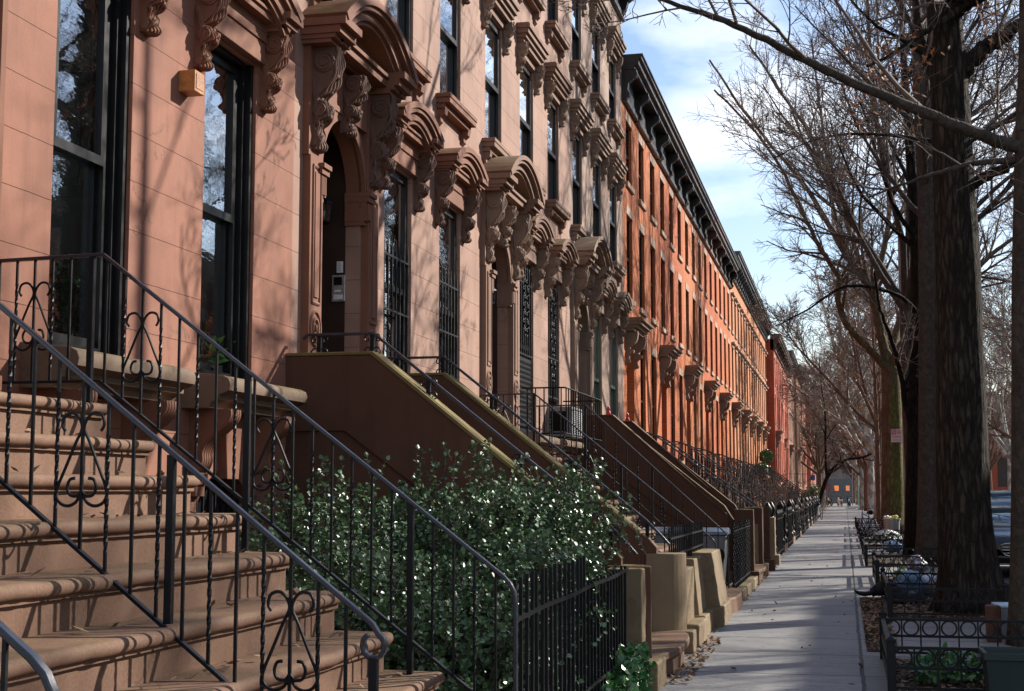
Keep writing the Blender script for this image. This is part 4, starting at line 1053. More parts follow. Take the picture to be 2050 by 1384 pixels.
def lantern(label, x, y, z, lit):
    t = thing('door_lantern', label, 'lantern', (x, y, z), 'lanterns hanging in the doorways')
    mb = MB(); mb.lathe([(.004, z+.3), (.004, z+.17), (.03, z+.15), (.075, z+.1), (.08, z+.09)], x, y, 6); obj('hood', mb, M['iron'], t)
    mb = MB()
    for i in range(6):
        a = i*PI/3; mb.bar((x+.07*math.cos(a), y+.07*math.sin(a), z+.09), (x+.05*math.cos(a), y+.05*math.sin(a), z-.07), .008)
    mb.lathe([(.055, z-.07), (.055, z-.085), (.02, z-.1)], x, y, 6); obj('cage', mb, M['iron'], t)
    mb = MB(); mb.ball((x, y, z), .03, 8, 6); obj('bulb', mb, emis('cool_lamp_glow', (.75, .8, 1), 3.0) if lit else M['white'], t, 60)
    mb = MB(); mb.lathe([(.066, z+.085), (.048, z-.065)], x, y, 6); obj('pane', mb, M['glass'], t)
lantern('unlit black lantern hanging in the deeply shadowed arched doorway', -4.62, 12.45, 4.2, False)
lantern('lit lantern glowing bluish white in the doorway behind the twisted rails', -4.5, 18.4, 4.2, True)
def guard(label, ya, yb, z0, z1, hz, orn=False, over=.14):
    t = thing('window_guard', label, 'window guard', (FX, (ya+yb)/2, z0), 'iron bars on the parlour windows')
    X = FX-.02; n = 7
    for z in hz: obj('cross_bar', MB().bar((X, ya, z), (X, yb, z), .022), M['iron'], t)
    for i in range(n):
        y = ya+.06+(yb-ya-.12)*i/(n-1); mb = MB(); mb.tube([(X, y, z0), (X, y, z1-.05), (X, y, z1+over)], [.011, .011, .004], 5); obj('bar', mb, M['iron'], t)
    if orn:
        for k in range(7):
            for s in (-1, 1):
                mb = MB(); zc = z0+.35+k*(z1-z0-.6)/6; yc = (ya+yb)/2+s*.14*(1 if k % 2 else .45)
                mb.tube([(X+.015, yc+.055*(1-q/30)*math.cos(q*.42), zc+.075*(1-q/30)*math.sin(q*.42)) for q in range(24)], .007, 4)
                obj('scroll', mb, M['iron'], t, 60)
b1, b2 = BAYS
guard('plain vertical iron bars on the first window past the arched doorway', 11+b1[0], 11+b1[1], 2.47, 4.05, (2.75, 3.45, 4.0))
guard('plain vertical iron bars on the second window past the arched doorway', 11+b2[0], 11+b2[1], 2.47, 4.05, (2.75, 3.45, 4.0))
guard('scrolled iron window guard nearer the lit lantern doorway', 17.1+b1[0], 17.1+b1[1], 3.55, 4.85, (3.58, 4.6), True, .0)
guard('scrolled iron window guard above the air conditioner', 17.1+b2[0], 17.1+b2[1], 3.05, 4.85, (3.1, 3.7, 4.6), True, .0)
mb = MB(); mb.box(FX-.06, FX-.03, 17.1+b1[0]+.04, 17.1+b1[1]-.04, 2.5, 3.54)
for i in range(16):
    for j in range(14): mb.box(FX-.03, FX-.018, 19.58+i*.056, 19.6+i*.056, 2.54+j*.07, 2.575+j*.07)
o = obj('window_screen', mb, M['iron'], None, loc=(FX, 20, 2.5)); tag(o, 'dark perforated metal screen over the lower half of a window by the lit doorway', 'screen')
t = thing('air_conditioner', 'grey window air conditioner resting on the ledge behind the thin rails', 'air conditioner', (-4.2, 21.9, 2.47))
mb = MB(); mb.box(FX-.1, -3.98, 21.42, 22.3, 2.475, 2.93); obj('casing', mb, M['greyp'], t, None, .012)
mb = MB()
for i in range(14): mb.box(-3.98, -3.965, 21.5, 22.22, 2.52+i*.028, 2.533+i*.028)
obj('grille', mb, M['white'], t)
mb = MB(); mb.box(-4.32, -4.06, 21.412, 21.42, 2.56, 2.86); obj('side_vent', mb, M['dark'], t)
t = thing('window_cage', 'thin iron cage railing round the air conditioner', 'railing', (-3.9, 21.2, 2.4))
mb = MB()
for z in (2.45, 3.08): mb.tube([(FX+.02, 19.55, z), (-3.72, 19.55, z), (-3.72, 22.6, z), (FX+.02, 22.6, z)], .011, 4)
obj('rail', mb, M['iron'], t)
for i in range(22):
    p = (FX+.1+i*.12, 19.55) if i < 5 else (-3.72, 19.6+(i-5)*.185); mb = MB(); mb.tube([(p[0], p[1], 2.45), (p[0], p[1], 3.08)], .009, 4); obj('bar', mb, M['iron'], t)
for i, (yy, lb) in enumerate(((23.28, 'small red garden ornament on the near coping of the dark plain stoop'), (25.4, 'small red garden ornament on the far coping of the dark plain stoop'))):
    mb = MB(); z = 2.89; mb.lathe([(.04, z), (.045, z+.02), (.03, z+.06), (.022, z+.08), (.03, z+.1), (.02, z+.13), (.004, z+.16)], -3.72, yy, 10)
    o = obj('red_ornament', mb, plain('red_glaze_%s' % 'ab'[i], (.5, .02, .02), .4), None, 60, loc=(-3.72, yy, z)); tag(o, lb, 'ornament')

# ------------------------------------------------------------------ brick rows
BW = 5.84
P1 = brick_house(29.3, 'orange brick house next to the last brownstone, with a black bracketed cornice', BW, M['brick1'], M['cornice'])
copy_tree.map = {}
def kidmap(o):
    return [c for c in o.children]
copy_tree.kids = kidmap
lab = ['second orange brick house, its doorway hood over a vine of dried stems', 'third orange brick house, with a lamp hanging under its door hood', 'fourth orange brick house, under the stretch of rusty brown cornice', 'fifth orange brick house, next to the paler brick row']
for i in range(4):
    c = copy_tree(P1, (FX, 29.3+BW*(i+1), G), lab[i])
    for k in c.children:
        if k.name.startswith('wall'): k.data = k.data.copy(); k.data.materials[0] = M['brick1%s' % 'bcba'[i]]
    if i in (2, 3):
        for k in c.children:
            if k.name.startswith('cornice'):
                k.data = k.data.copy(); k.data.materials[0] = M['cornice2' if i == 2 else 'cornice']
                for q in k.children: q.data = q.data.copy(); q.data.materials[0] = M['cornice2' if i == 2 else 'cornice']
P2 = brick_house(58.5, 'first house of the paler orange brick row, with small hoods over its windows', 5.5, M['brick2'], M['cornice3'], 1, 11.35)
lab = ['second house of the paler orange brick row', 'third house of the paler orange brick row, middle of the five', 'fourth house of the paler orange brick row, with round topiary on its stoop', 'last house of the paler orange brick row, against the red brick house']
for i in range(4): copy_tree(P2, (FX, 58.5+5.5*(i+1), G), lab[i])
brick_house(86.0, 'deep red brick house standing forward of the pale brick row', 13, M['brick3'], M['cornice2'], 2, 10.9, FX+.45, 5)
brick_house(99.0, 'second deep red brick house further along', 13, M['brick3'], M['cornice2'], 2, 11.2, FX+.3, 5)
P3 = brick_house(112.0, 'brown stone house far down the row with a heavy dark cornice', 13, M['brick4'], M['cornice'], 1, 12.4, FX+.3, 5)
copy_tree(P3, (FX+.5, 125, G), 'second brown stone house far down the row')
P4 = brick_house(138.0, 'pink brick house far down the row', 13, M['brick5'], M['cornice'], 1, 11.6, FX+.6, 5)
copy_tree(P4, (FX+1.0, 151, G), 'pink brick house at the far end of the left row'); copy_tree(P4, (FX+1.0, 164, G), 'last pink brick house by the end of the street', scale=(1, 1, .85))
# opposite side
for i in range(9):
    s = 1.11 if i < 5 else .99
    copy_tree(P1, (14.6, 34.3-BW*(4-i) if i < 5 else 34.3+BW*(i-4), G), 'orange brick house across the street, number %s from the corner' % ('one two three four five six seven eight nine'.split()[i]), rotz=PI, group='brick houses across the street', scale=(1, 1, s))
PX = brick_house(0, 'deep red brick house with white windows at the far right corner across the street', 16, M['brick3'], M['cornice'], 0, 10.6, 0, 5, fw='framew', group='brick houses across the street')
PX.location = (12.6, 140, G); PX.rotation_euler = (0, 0, -PI/2)
# ------------------------------------------------------------------ stoops of the brick row
N = ['first', 'second', 'third', 'fourth', 'fifth', 'sixth', 'seventh', 'eighth', 'ninth', 'tenth']
ST = iron_stoop(30.27, 'first stone stoop of the orange brick row, half hidden by the dark plain stoop', mS)
RL = cast_railing(29.55, 'near scrolled iron railing of the first brick house stoop')
ys = [29.3+BW*i+.97 for i in range(5)]+[58.5+5.5*i+.92 for i in range(5)]
for i, y in enumerate(ys):
    if i: copy_tree(ST, (-3, y, G), '%s stone stoop along the brick row, between its scrolled iron railings' % N[i])
    for s in (-1, 1):
        if i == 0 and s < 0: continue
        copy_tree(RL, (-3, y+s*.72, G), '%s scrolled iron railing of the %s brick house stoop' % ('near' if s < 0 else 'far', N[i]))
AF = area_fence(32.0, 34.9, 'black spiked yard fence before the first brick house', -1.45, .95)
for i in range(1, 10): copy_tree(AF, (-1.45, ys[i]+3.2, G), 'black spiked yard fence before the %s brick house' % N[i])

# ------------------------------------------------------------------ tree pit guards, curb side things
gl = ['nearest low tree guard with a row of iron rings, beside the green tub', 'low ringed tree guard round the big oak', 'low ringed tree guard round the grey trunk past the oak', 'low tree guard in the sun round the dark forked tree', 'fifth low tree guard along the kerb', 'sixth low tree guard, beside the leaning bicycle', 'low tree guard round the mossy trunk', 'eighth low tree guard along the kerb']
for g, lb in zip(PITS, gl): tree_guard(g[0]+.03, g[1]-.02, g[2], g[3], lb)
t = thing('storage_tub', 'dark green open plastic tub at the bottom right corner, before the ringed guard', 'tub', (1.2, 10.4, G))
mb = MB(); x0, x1, y0, y1, zt, e, th = .87, 1.55, 10.05, 10.45, .60, .03, .015
def ringbox(mb, a, b_):
    n = 4; mb.add(a+b_, [(i, (i+1) % n, (i+1) % n+n, i+n) for i in range(n)])
q = lambda o, z: [(x0+o, y0+o, z), (x1-o, y0+o, z), (x1-o, y1-o, z), (x0+o, y1-o, z)]
ringbox(mb, q(e, G), q(0, zt)); ringbox(mb, q(0, zt), q(th, zt)); ringbox(mb, q(th, zt), q(e+th, G+.03)); mb.add(q(e+th, G+.03), [(0, 1, 2, 3)]); mb.add(q(e, G+.001), [(3, 2, 1, 0)])
M['tub'] = plain('dark_green_plastic', (.010, .022, .020), .45, 0, .4, .2, 5)
obj('body', mb, M['tub'], t)
mb = MB(); 
for a, b_ in (((x0-.015, x1+.015), (y0-.015, y0)), ((x0-.015, x1+.015), (y1, y1+.015)), ((x0-.015, x0), (y0, y1)), ((x1, x1+.015), (y0, y1))): mb.box(a[0], a[1], b_[0], b_[1], zt-.045, zt+.006)
mb.box(x0-.05, x0-.015, y0+.1, y1-.1, zt-.06, zt-.03); obj('rim', mb, M['tub'], t, None, .005)
mb = MB(); mb.box(1.30, 1.43, 14.75, 14.95, G, .56); o = obj('wooden_block', mb, plain('rusty_brown_box', (.10, .045, .025), .7, 0, .3, .4, 8), None, None, .01, loc=(1.36, 14.85, G)); tag(o, 'rusty brown upright box beside the slim trunk on the right', 'box')
t = thing('recycling_box', 'speckled grey box with a pale blue lid behind the rusty brown box', 'box', (1.52, 15.3, G))
mb = MB(); mb.box(1.42, 1.66, 15.1, 15.5, G, .52); obj('body', mb, M['greyp'], t, None, .012); mb = MB(); mb.box(1.41, 1.67, 15.09, 15.51, .52, .545); obj('lid', mb, plain('pale_blue_lid', (.45, .6, .75), .4), t, None, .006)
def bag(label, c, r, m, seed, sz=.75):
    rr = random.Random(seed); mb = MB(); mb.ball((c[0], c[1], c[2]), r*1.12, 40, 26, sz); off = rr.uniform(0, 50)
    def crease(p): return 1-abs(mnoise.noise(p))*2.2
    W = []
    for x, y, z in mb.v:
        p = Vector((x, y, z)); f = .82+.34*mnoise.noise(p*5+Vector((off, 0, 0)))+.13*crease(p*9+Vector((0, off, 0)))+.07*crease(p*21+Vector((off, 0, 3)))
        W.append((c[0]+(x-c[0])*f, c[1]+(y-c[1])*f, max(G+.006, c[2]+(z-c[2])*f)))
    mb.v = W
    o = obj('plastic_bag', mb, m, None, 55, loc=(c[0], c[1], G)); tag(o, label, 'bag', 'plastic bags left by the kerb')
bl = plain('pale_blue_plastic', (.14, .26, .40), .3, 0, .6, .25, 9); wh = plain('white_plastic_film', (.42, .44, .48), .3, 0, .6, .15, 9); gy = plain('grey_lilac_plastic', (.2, .19, .22), .35, 0, .6, .25, 9)
bag('crumpled pale blue plastic bag behind the oak guard, first of the pile', (.82, 20.75, .38), .19, bl, 1, 1.0)
bag('white plastic bag in the middle of the pile behind the oak guard', (1.06, 20.9, .37), .16, wh, 2, .9)
bag('lilac grey plastic bag slumped against the oak trunk', (1.22, 20.6, .35), .16, gy, 3, .9)
bag('bright blue plastic bag nearest the oak trunk in the pile', (1.42, 20.95, .38), .16, bl, 4, .95)
bag('lilac white bag lying past the oak in the next tree guard', (1.2, 26.6, .38), .17, gy, 5, .9)
bag('light blue bag near the foot of the dark forked tree', (1.05, 35.4, .38), .2, bl, 6, .7)
t = thing('dropped_clothes', 'dark trousers and a black boot lying across the edge of the oak pit', 'clothing', (.45, 19.6, G))
mb = MB(); mb.tube(catmull([(.30, 19.52, .36), (.42, 19.55, .40), (.52, 19.58, .45), (.60, 19.6, .40), (.58, 19.5, .30), (.75, 19.45, .27), (.95, 19.5, .27)], 5), [.05, .055, .06, .07, .08, .085, .085, .09, .085, .08, .085, .09]*2 + [.08]*7, 10)
mb.v = [(x, y, max(G+.012, z+.02*mnoise.noise(Vector((x*16, y*16, z*16))))) for x, y, z in mb.v]
obj('trousers', mb, plain('dark_grey_cloth', (.03, .03, .033), .9, 0, .1, .4, 30, .4, 60), t, 60)
mb = MB(); mb.tube(catmull([(.34, 19.52, .37), (.27, 19.5, .345), (.2, 19.49, .34), (.13, 19.48, .355), (.085, 19.48, .385)], 4), [.05, .052, .052, .05, .046, .044, .044, .046, .046, .045, .042, .038, .034, .03, .022, .014, .008], 10, squash=.7); obj('boot', mb, M['iron'], t, 60)

# pole with parking sign
t = thing('street_pole', 'tall thin pale grey metal pole rising beside the mossy trunk', 'pole', (1.73, 43.5, G))
mb = MB(); mb.lathe([(.13, G), (.13, G+.45), (.1, G+.5), (.085, G+1.2), (.06, 9.3), (.065, 9.32), (.02, 9.36)], 1.73, 43.5, 12); obj('shaft', mb, plain('grey_galvanised_steel', (.25, .25, .27), .5, .3, .4, .2, 4), t, 40)
mb = MB(); mb.lathe([(.09, 3.0), (.09, 3.04)], 1.73, 43.5, 12); mb.lathe([(.09, 3.5), (.09, 3.54)], 1.73, 43.5, 12); obj('band', mb, M['steel'], t)
t = thing('parking_sign', 'small white no parking sign with red symbol and arrow, on the grey pole', 'sign', (1.45, 43.38, 3.26))
mb = MB(); mb.box(1.33, 1.64, 43.38, 43.39, 3.08, 3.46); obj('plate', mb, plain('faded_sign_white', (.72, .60, .58), .4, 0, .5, .1, 6), t, None)
RED = plain('sign_red', (.50, .03, .04), .45, 0, .5, .2, 9)
mb = MB(); Y = 43.374; mb.box(1.345, 1.475, Y, Y+.004, 3.30, 3.445); obj('symbol_field', mb, RED, t)
mb = MB(); mb.tube([(1.41+.045*math.cos(a*PI/8), Y-.002, 3.372+.045*math.sin(a*PI/8)) for a in range(16)], .008, 4, closed=True); mb.bar((1.38, Y-.003, 3.405), (1.44, Y-.003, 3.34), .012); obj('symbol_ring', mb, M['white'], t)
mb = MB()
for i in range(4): mb.box(1.49, 1.62-.02*(i % 2), Y, Y+.004, 3.42-i*.033, 3.434-i*.033)
for i in range(2): mb.box(1.36, 1.61, Y, Y+.004, 3.245-i*.03, 3.257-i*.03)
mb.box(1.39, 1.61, Y, Y+.004, 3.135, 3.15); mb.prism_y([(1.35, 3.1425), (1.395, 3.165), (1.395, 3.12)], Y, Y+.004); obj('lettering_and_arrow', mb, RED, t)
# ------------------------------------------------------------------ holly, ivy, litter
def blobpt(rr, bl):
    c, r = rr.choices(bl, weights=[b[1][0]*b[1][1]+b[1][1]*b[1][2]+b[1][0]*b[1][2] for b in bl])[0]
    d = Vector((rr.gauss(0, 1), rr.gauss(0, 1), rr.gauss(0, 1))).normalized(); s = rr.random()**.35
    f = s*(1+.28*mnoise.noise(Vector((c[0]*3+d.x*2.2, c[1]*3+d.y*2.2, d.z*2.2))))
    return Vector((c[0]+d.x*r[0]*f, c[1]+d.y*r[1]*f, c[2]+d.z*r[2]*f)), d
def shrub(name, label, blobs, n, leafm, seed, cat='shrub', size=.042, wid=.45, sprig=.13, leaves=8, group=None, stems=40, tips=()):
    rr = random.Random(seed); L = MB(); S = MB(); c0 = blobs[0][0]
    base = (sum(b[0][0] for b in blobs)/len(blobs), sum(b[0][1] for b in blobs)/len(blobs), G)
    t = thing(name, label, cat, base, group)
    def leaf(p, u, side, sz):
        u = (u + Vector((rr.gauss(0, .35), rr.gauss(0, .35), rr.gauss(0, .3)))).normalized(); v = (side - u*side.dot(u))
        if v.length < .05: v = u.orthogonal()
        v.normalize(); nrm = u.cross(v); a = sz*rr.uniform(.7, 1.25); b = a*wid; up = nrm*(.22*b)
        L.add([p, p+u*a*.3+v*b+up, p+u*a*.72+v*b*.85+up, p+u*a, p+u*a*.72-v*b*.85+up, p+u*a*.3-v*b+up, p+u*a*.5], [(0, 1, 6), (1, 2, 6), (2, 3, 6), (0, 6, 5), (5, 6, 4), (4, 6, 3)])
    def twig(p, d, ln, k):
        q = p+d*ln; S.tube([p, p.lerp(q, .5)+Vector((0, 0, .01)), q], [.0035, .003, .0015], 3, cap=False)
        for i in range(k):
            f = (i+.6)/k; o = d.orthogonal().normalized(); o.rotate(Matrix.Rotation(i*2.4+rr.uniform(-.5, .5), 3, d))
            leaf(p+d*ln*f, (o*.9+d*.5).normalized(), d.cross(o), size)
        leaf(q, d, d.orthogonal(), size)
    for _ in range(n):
        p, d = blobpt(rr, blobs)
        if p.z < G+.03: continue
        d = (d*.7+Vector((rr.gauss(0, .4), rr.gauss(0, .4), rr.gauss(.45, .4)))).normalized(); twig(p-d*sprig*.6, d, sprig*rr.uniform(.6, 1.3), leaves)
    for c, r, k in tips:      # loose shoots standing clear of the mass
        for _ in range(k):
            p = Vector(c)+Vector((rr.gauss(0, r), rr.gauss(0, r), -.15)); d = Vector((rr.gauss(0, .35), rr.gauss(0, .35), 1)).normalized()
            for j in range(4): twig(p, (d+Vector((rr.gauss(0, .35), rr.gauss(0, .35), 0))).normalized(), .13, 6); p = p+d*.1
    for _ in range(stems):
        c, r = rr.choice(blobs); e = Vector((c[0]+rr.uniform(-.7, .7)*r[0], c[1]+rr.uniform(-.7, .7)*r[1], c[2]+rr.uniform(-.1, .7)*r[2])); s = Vector((c[0]+rr.uniform(-.3, .3), c[1]+rr.uniform(-.3, .3), G))
        m_ = s.lerp(e, .5)+Vector((rr.gauss(0, .07), rr.gauss(0, .07), 0)); S.tube(catmull([s, m_, e], 4), [.013]*3+[.009]*3+[.006]*3, 4, cap=False)
    obj('stem', S, M['twig'], t, 180); obj('leaves', L, leafm, t)
    return t
HB = [((-3.35, 9.2, 1.0), (.75, 1.05, .66)), ((-2.75, 8.3, .8), (.8, .9, .55)), ((-2.9, 10.0, 1.15), (.6, .7, .55))]
shrub('holly_shrub', 'glossy dark green holly behind the stair railing, nearest the red house wall', HB, 4200, M['holly'], 3, size=.032, group='holly shrubs filling the front yard', tips=(((-3.5, 9.6, 1.62), .22, 9), ((-2.9, 10.0, 1.68), .12, 6)))
HB = [((-2.3, 9.7, 1.05), (.62, .85, .72)), ((-1.95, 10.0, 1.0), (.38, .6, .72)), ((-2.2, 8.4, .72), (.6, 1.0, .52)), ((-1.85, 9.2, .85), (.28, 1.2, .55))]
shrub('holly_shrub', 'glossy dark green holly pressed against the flat topped bar fence, with a tall shoot', HB, 5600, M['holly'], 5, size=.032, group='holly shrubs filling the front yard', tips=(((-1.75, 10.25, 1.62), .1, 9), ((-2.45, 9.5, 1.72), .1, 8), ((-1.58, 10.45, 1.35), .1, 5), ((-2.0, 9.9, 1.55), .2, 6)))
shrub('ivy_plant', 'green ivy at the foot of the flat topped bar fence, by the thin tan pillar', [((-1.50, 10.2, .38), (.12, .45, .17)), ((-1.48, 9.5, .30), (.1, .5, .12))], 330, M['ivy'], 8, 'ivy', .046, .6, .08, 4, stems=6)
shrub('pit_plant', 'low green plant growing inside the nearest ringed tree guard', [((.75, 11.6, .30), (.3, .5, .1)), ((1.2, 11.9, .28), (.2, .4, .08))], 260, M['ivy'], 9, 'plant', .055, .4, .1, 4, stems=2)
shrub('pit_plant', 'few bright green leaves in the tree pit behind the oak', [((.85, 22.9+.6, .32), (.08, .2, .12))], 25, M['grass'], 10, 'plant', .09, .25, .1, 4, stems=1)
shrub('window_plant', 'flowering green plant standing inside the first tall window of the red house', [((-4.66, 7.83, 2.62), (.07, .26, .12)), ((-4.64, 7.98, 2.85), (.06, .12, .22))], 120, M['ivy'], 12, 'plant', .05, .4, .08, 5, stems=0)
mb = MB()
for _ in range(26):
    mb.ball((-4.6+R.uniform(-.05, .04), 7.85+R.uniform(-.24, .22), 2.6+R.random()**2*.4), .012, 5, 4)
o = obj('flowers', mb, plain('pink_petals', (.6, .06, .08), .6), [c for c in bpy.data.objects if c.name.startswith('window_plant')][0])
shrub('window_plant', 'long leaved plant inside the second tall window of the red house', [((-4.62, 9.98, 2.62), (.05, .14, .14))], 14, M['grass'], 13, 'plant', .2, .13, .08, 5, stems=0)
def litter(name, label, boxes, seed, sz=.03):
    rr = random.Random(seed); mb = MB()
    for x0, x1, y0, y1, z, n in boxes:
        for _ in range(n):
            c = Vector((rr.uniform(x0, x1), rr.uniform(y0, y1), z+rr.uniform(.004, .02))); a = rr.uniform(0, 2*PI); s = sz*rr.uniform(.5, 1.4)
            u = Vector((math.cos(a), math.sin(a), rr.gauss(0, .35)))*s; v = Vector((-math.sin(a), math.cos(a), rr.gauss(0, .35)))*s*.5
            mb.add([c-u, c+v*1.0, c+u, c-v], [(0, 1, 2, 3)])
    o = obj(name, mb, M['litter']); tag(o, label, 'leaf litter', None, 'stuff'); return o
lb = []
for a, b_, c, d in PITS[:8]: lb.append((a+.03, b_-.05, c+.03, d-.03, G+.006, 900 if c < 26 else 350))
lb += [(.16, .45, 13.7, 20.3, G+.01, 900), (-1.5, -1.3, 10.8, 29, G+.002, 500), (-1.34, -1.18, 11.0, 14.5, G+.002, 260), (-1.25, .2, 11, 40, G+.002, 90), (-1.56, -1.42, 7, 10.6, G+.005, 260)]
for k in range(9): lb.append((-3.73+.26*k-.2, -3.73+.26*k-.16, 2.9, 6.8, 2.11-.19*k, 26))
litter('leaf_litter', 'small brown dead leaves gathered in the tree pits and along the stone bases', lb, 21, .028)
def dry_shrub(label, x, y, h, r, seed, m='twig_red'):
    T = Tree(seed, .006); T.lf = .25
    for i in range(9):
        a = i*.7; pts = T.path((x+.05*math.cos(a), y+.05*math.sin(a), G), (.5*math.cos(a), .5*math.sin(a), 1), h*T.r.uniform(.7, 1), 5, .12, .02)
        T.B.tube(pts, [.014, .012, .01, .008, .007, .006], 4, cap=False); T.sub(pts, h*.8, .012, .006, 0, [(6, .4, 45, .2, .05), (5, .45, 45, .2, .0)])
    T.build(label, (x, y, G), T.T if False else M[m], M[m], 'bare shrubs in the front yards', name='bare_shrub', leafm=M['litter']) if T.T.v else None
    return T
def build_dry(label, x, y, h, seed):
    T = dry_shrub_T(x, y, h, seed); t = thing('bare_shrub', label, 'shrub', (x, y, G), 'bare shrubs in the front yards')
    obj('stem', T.B, M['twig_red'], t, 180)
    if T.L.v: obj('dead_leaves', T.L, M['deadleaf'], t)
def dry_shrub_T(x, y, h, seed):
    T = Tree(seed, .006); T.lf = .05
    for i in range(9):
        a = i*.7; pts = T.path((x+.05*math.cos(a), y+.05*math.sin(a), G), (.5*math.cos(a), .5*math.sin(a), 1), h*T.r.uniform(.7, 1), 5, .12, .02)
        T.B.tube(pts, [.014, .012, .01, .008, .007, .006], 4, cap=False); T.sub(pts, h*.8, .012, .006, 0, [(6, .4, 45, .2, .05), (5, .45, 45, .2, .0)])
    return T
for i, (x, y, h) in enumerate(((-2.3, 33.2, 2.2), (-2.6, 38.6, 1.9), (-2.0, 45.0, 2.1), (-2.4, 51.0, 2.4))):
    build_dry('bare reddish shrub with a few dead leaves before the %s brick house' % N[i], x, y, h, 60+i)

# topiary on the far stoop, mums, planter
def topiary(label, x, y, z, r, double):
    t = thing('topiary', label, 'topiary', (x, y, z), 'clipped green topiary on a stoop')
    rr = random.Random(int(y*10)); mb = MB(); mb.lathe([(.13, z), (.17, z+.3), (.18, z+.32), (.15, z+.32)], x, y, 10); obj('pot', mb, M['greyp'], t, 40)
    mb = MB(); mb.tube([(x, y, z+.3), (x, y, z+.6+(1.0 if double else 0))], .02, 5); obj('trunk', mb, M['twig'], t)
    L = MB()
    for cz in ([z+.55, z+1.35] if double else [z+.6]):
        for _ in range(1400):
            d = Vector((rr.gauss(0, 1), rr.gauss(0, 1), rr.gauss(0, 1))).normalized(); p = Vector((x, y, cz))+d*r*rr.uniform(.8, 1.05); u = d.orthogonal().normalized()*.035; u.rotate(Matrix.Rotation(rr.random()*6, 3, d)); v = d.cross(u)*.7+d*.02
            L.add([p-u, p+v, p+u, p-v], [(0, 1, 2, 3)])
    obj('foliage', L, M['topiary'], t); return t
topiary('clipped green double ball topiary on the stoop of the fourth pale brick house', -3.9, 75.6, 2.1, .36, True)
topiary('clipped green single ball topiary on a stoop just before the double one', -3.9, 70.2, 2.1, .34, False)
t = thing('flower_clump', 'clump of white flowers in the sixth tree guard near the bicycle', 'flowers', (1.05, 40, G))
rr = random.Random(4); mb = MB(); L = MB()
for _ in range(260):
    a = rr.uniform(0, 2*PI); q = rr.random()**.5; x, y = 1.05+.42*q*math.cos(a), 39.9+.5*q*math.sin(a); z = G+.34*math.sqrt(max(0, 1-q*q))+.08
    mb.ball((x, y, z), rr.uniform(.02, .035), 6, 4, .6)
    u = Vector((rr.gauss(0, 1), rr.gauss(0, 1), 0)).normalized()*.05; L.add([(x-u.x, y-u.y, z-.05), (x+u.y, y-u.x, z-.03), (x+u.x, y+u.y, z-.05), (x-u.y, y+u.x, z-.06)], [(0, 1, 2, 3)])
obj('blossom', mb, M['white'], t, 60); obj('leaves', L, M['topiary'], t)
t = thing('planter', 'round grey metal planter bin with white and yellow blooms by the mossy trunk', 'planter', (1.3, 43.9, G))
mb = MB(); mb.lathe([(.2, G), (.24, G+.62), (.26, G+.62), (.26, G+.66), (.21, G+.66), (.2, G+.6)], 1.3, 43.9, 16); obj('bin', mb, M['steel'], t, 40)
for i, (dx, c) in enumerate(((-.12, (.75, .74, .7)), (.1, (.7, .62, .1)))):
    mb = MB()
    for _ in range(14): mb.ball((1.3+dx+rr.gauss(0, .04), 43.85+rr.gauss(0, .05), G+.7+rr.gauss(0, .02)), .035, 6, 4)
    obj('bloom', mb, plain('bloom_petals_%s' % 'ab'[i], c, .6), t, 60)

# ------------------------------------------------------------------ bins, bicycle, cars, scooters
def text_mb(s, size, org, ux, uz, m, parent, name):
    cu = bpy.data.curves.new('txt', 'FONT'); cu.body = s; cu.size = size; cu.align_x = 'CENTER'; cu.offset = .004
    o = bpy.data.objects.new('txt', cu); COL.objects.link(o); bpy.context.view_layer.update()
    me = bpy.data.meshes.new_from_object(o.evaluated_get(bpy.context.evaluated_depsgraph_get())); mb = MB(); ux, uz, org = Vector(ux), Vector(uz), Vector(org)
    mb.add([org+ux*v.co.x+uz*v.co.y for v in me.vertices], [tuple(p.vertices) for p in me.polygons]); bpy.data.objects.remove(o); bpy.data.meshes.remove(me)
    return obj(name, mb, m, parent)
def wheelie(label, x, y, lidm, num=None):
    t = thing('rubbish_bin', label, 'bin', (x, y, G), 'rubbish bins in the front yard'); h = .84
    mb = MB(); a, b_ = .2, .26
    mb.add([(x-a, y-a, G), (x+a, y-a, G), (x+a, y+a, G), (x-a, y+a, G), (x-b_, y-b_, G+h), (x+b_, y-b_, G+h), (x+b_, y+b_, G+h), (x-b_, y+b_, G+h)], [(0,3,2,1),(4,5,6,7),(0,1,5,4),(1,2,6,5),(2,3,7,6),(3,0,4,7)])
    obj('body', mb, M['greyp'], t, None, .02)
    mb = MB(); mb.prism_x([(y-.3, G+h+.005), (y+.3, G+h+.005), (y+.28, G+h+.06), (y, G+h+.1), (y-.27, G+h+.05)], x-.29, x+.29); obj('lid', mb, lidm, t, None, .015)
    mb = MB(); mb.cyl_y(x-.2, G+.09, .09, y+.18, y+.24); mb.cyl_y(x+.2, G+.09, .09, y+.18, y+.24); obj('wheel', mb, M['iron'], t, 40)
    mb = MB(); mb.bar((x-.22, y+.32, G+h-.02), (x+.22, y+.32, G+h-.02), .03); obj('handle', mb, M['greyp'], t)
    if num: text_mb(num, .34, (x, y-.252, G+.42), (1, 0, 0), (0, -.07, .9975), M['iron'], t, 'house_number')
    return t
bw_ = plain('blue_grey_lid', (.12, .16, .2), .4)
wheelie('grey rubbish bin with a big painted house number behind the thin twisted rails', -1.86, 20.3, bw_, '209')
wheelie('grey rubbish bin with blue grey lid, between the numbered bin and the house', -2.45, 20.5, bw_)
wheelie('grey rubbish bin with blue grey lid, closest of the three to the house', -3.05, 20.4, bw_)
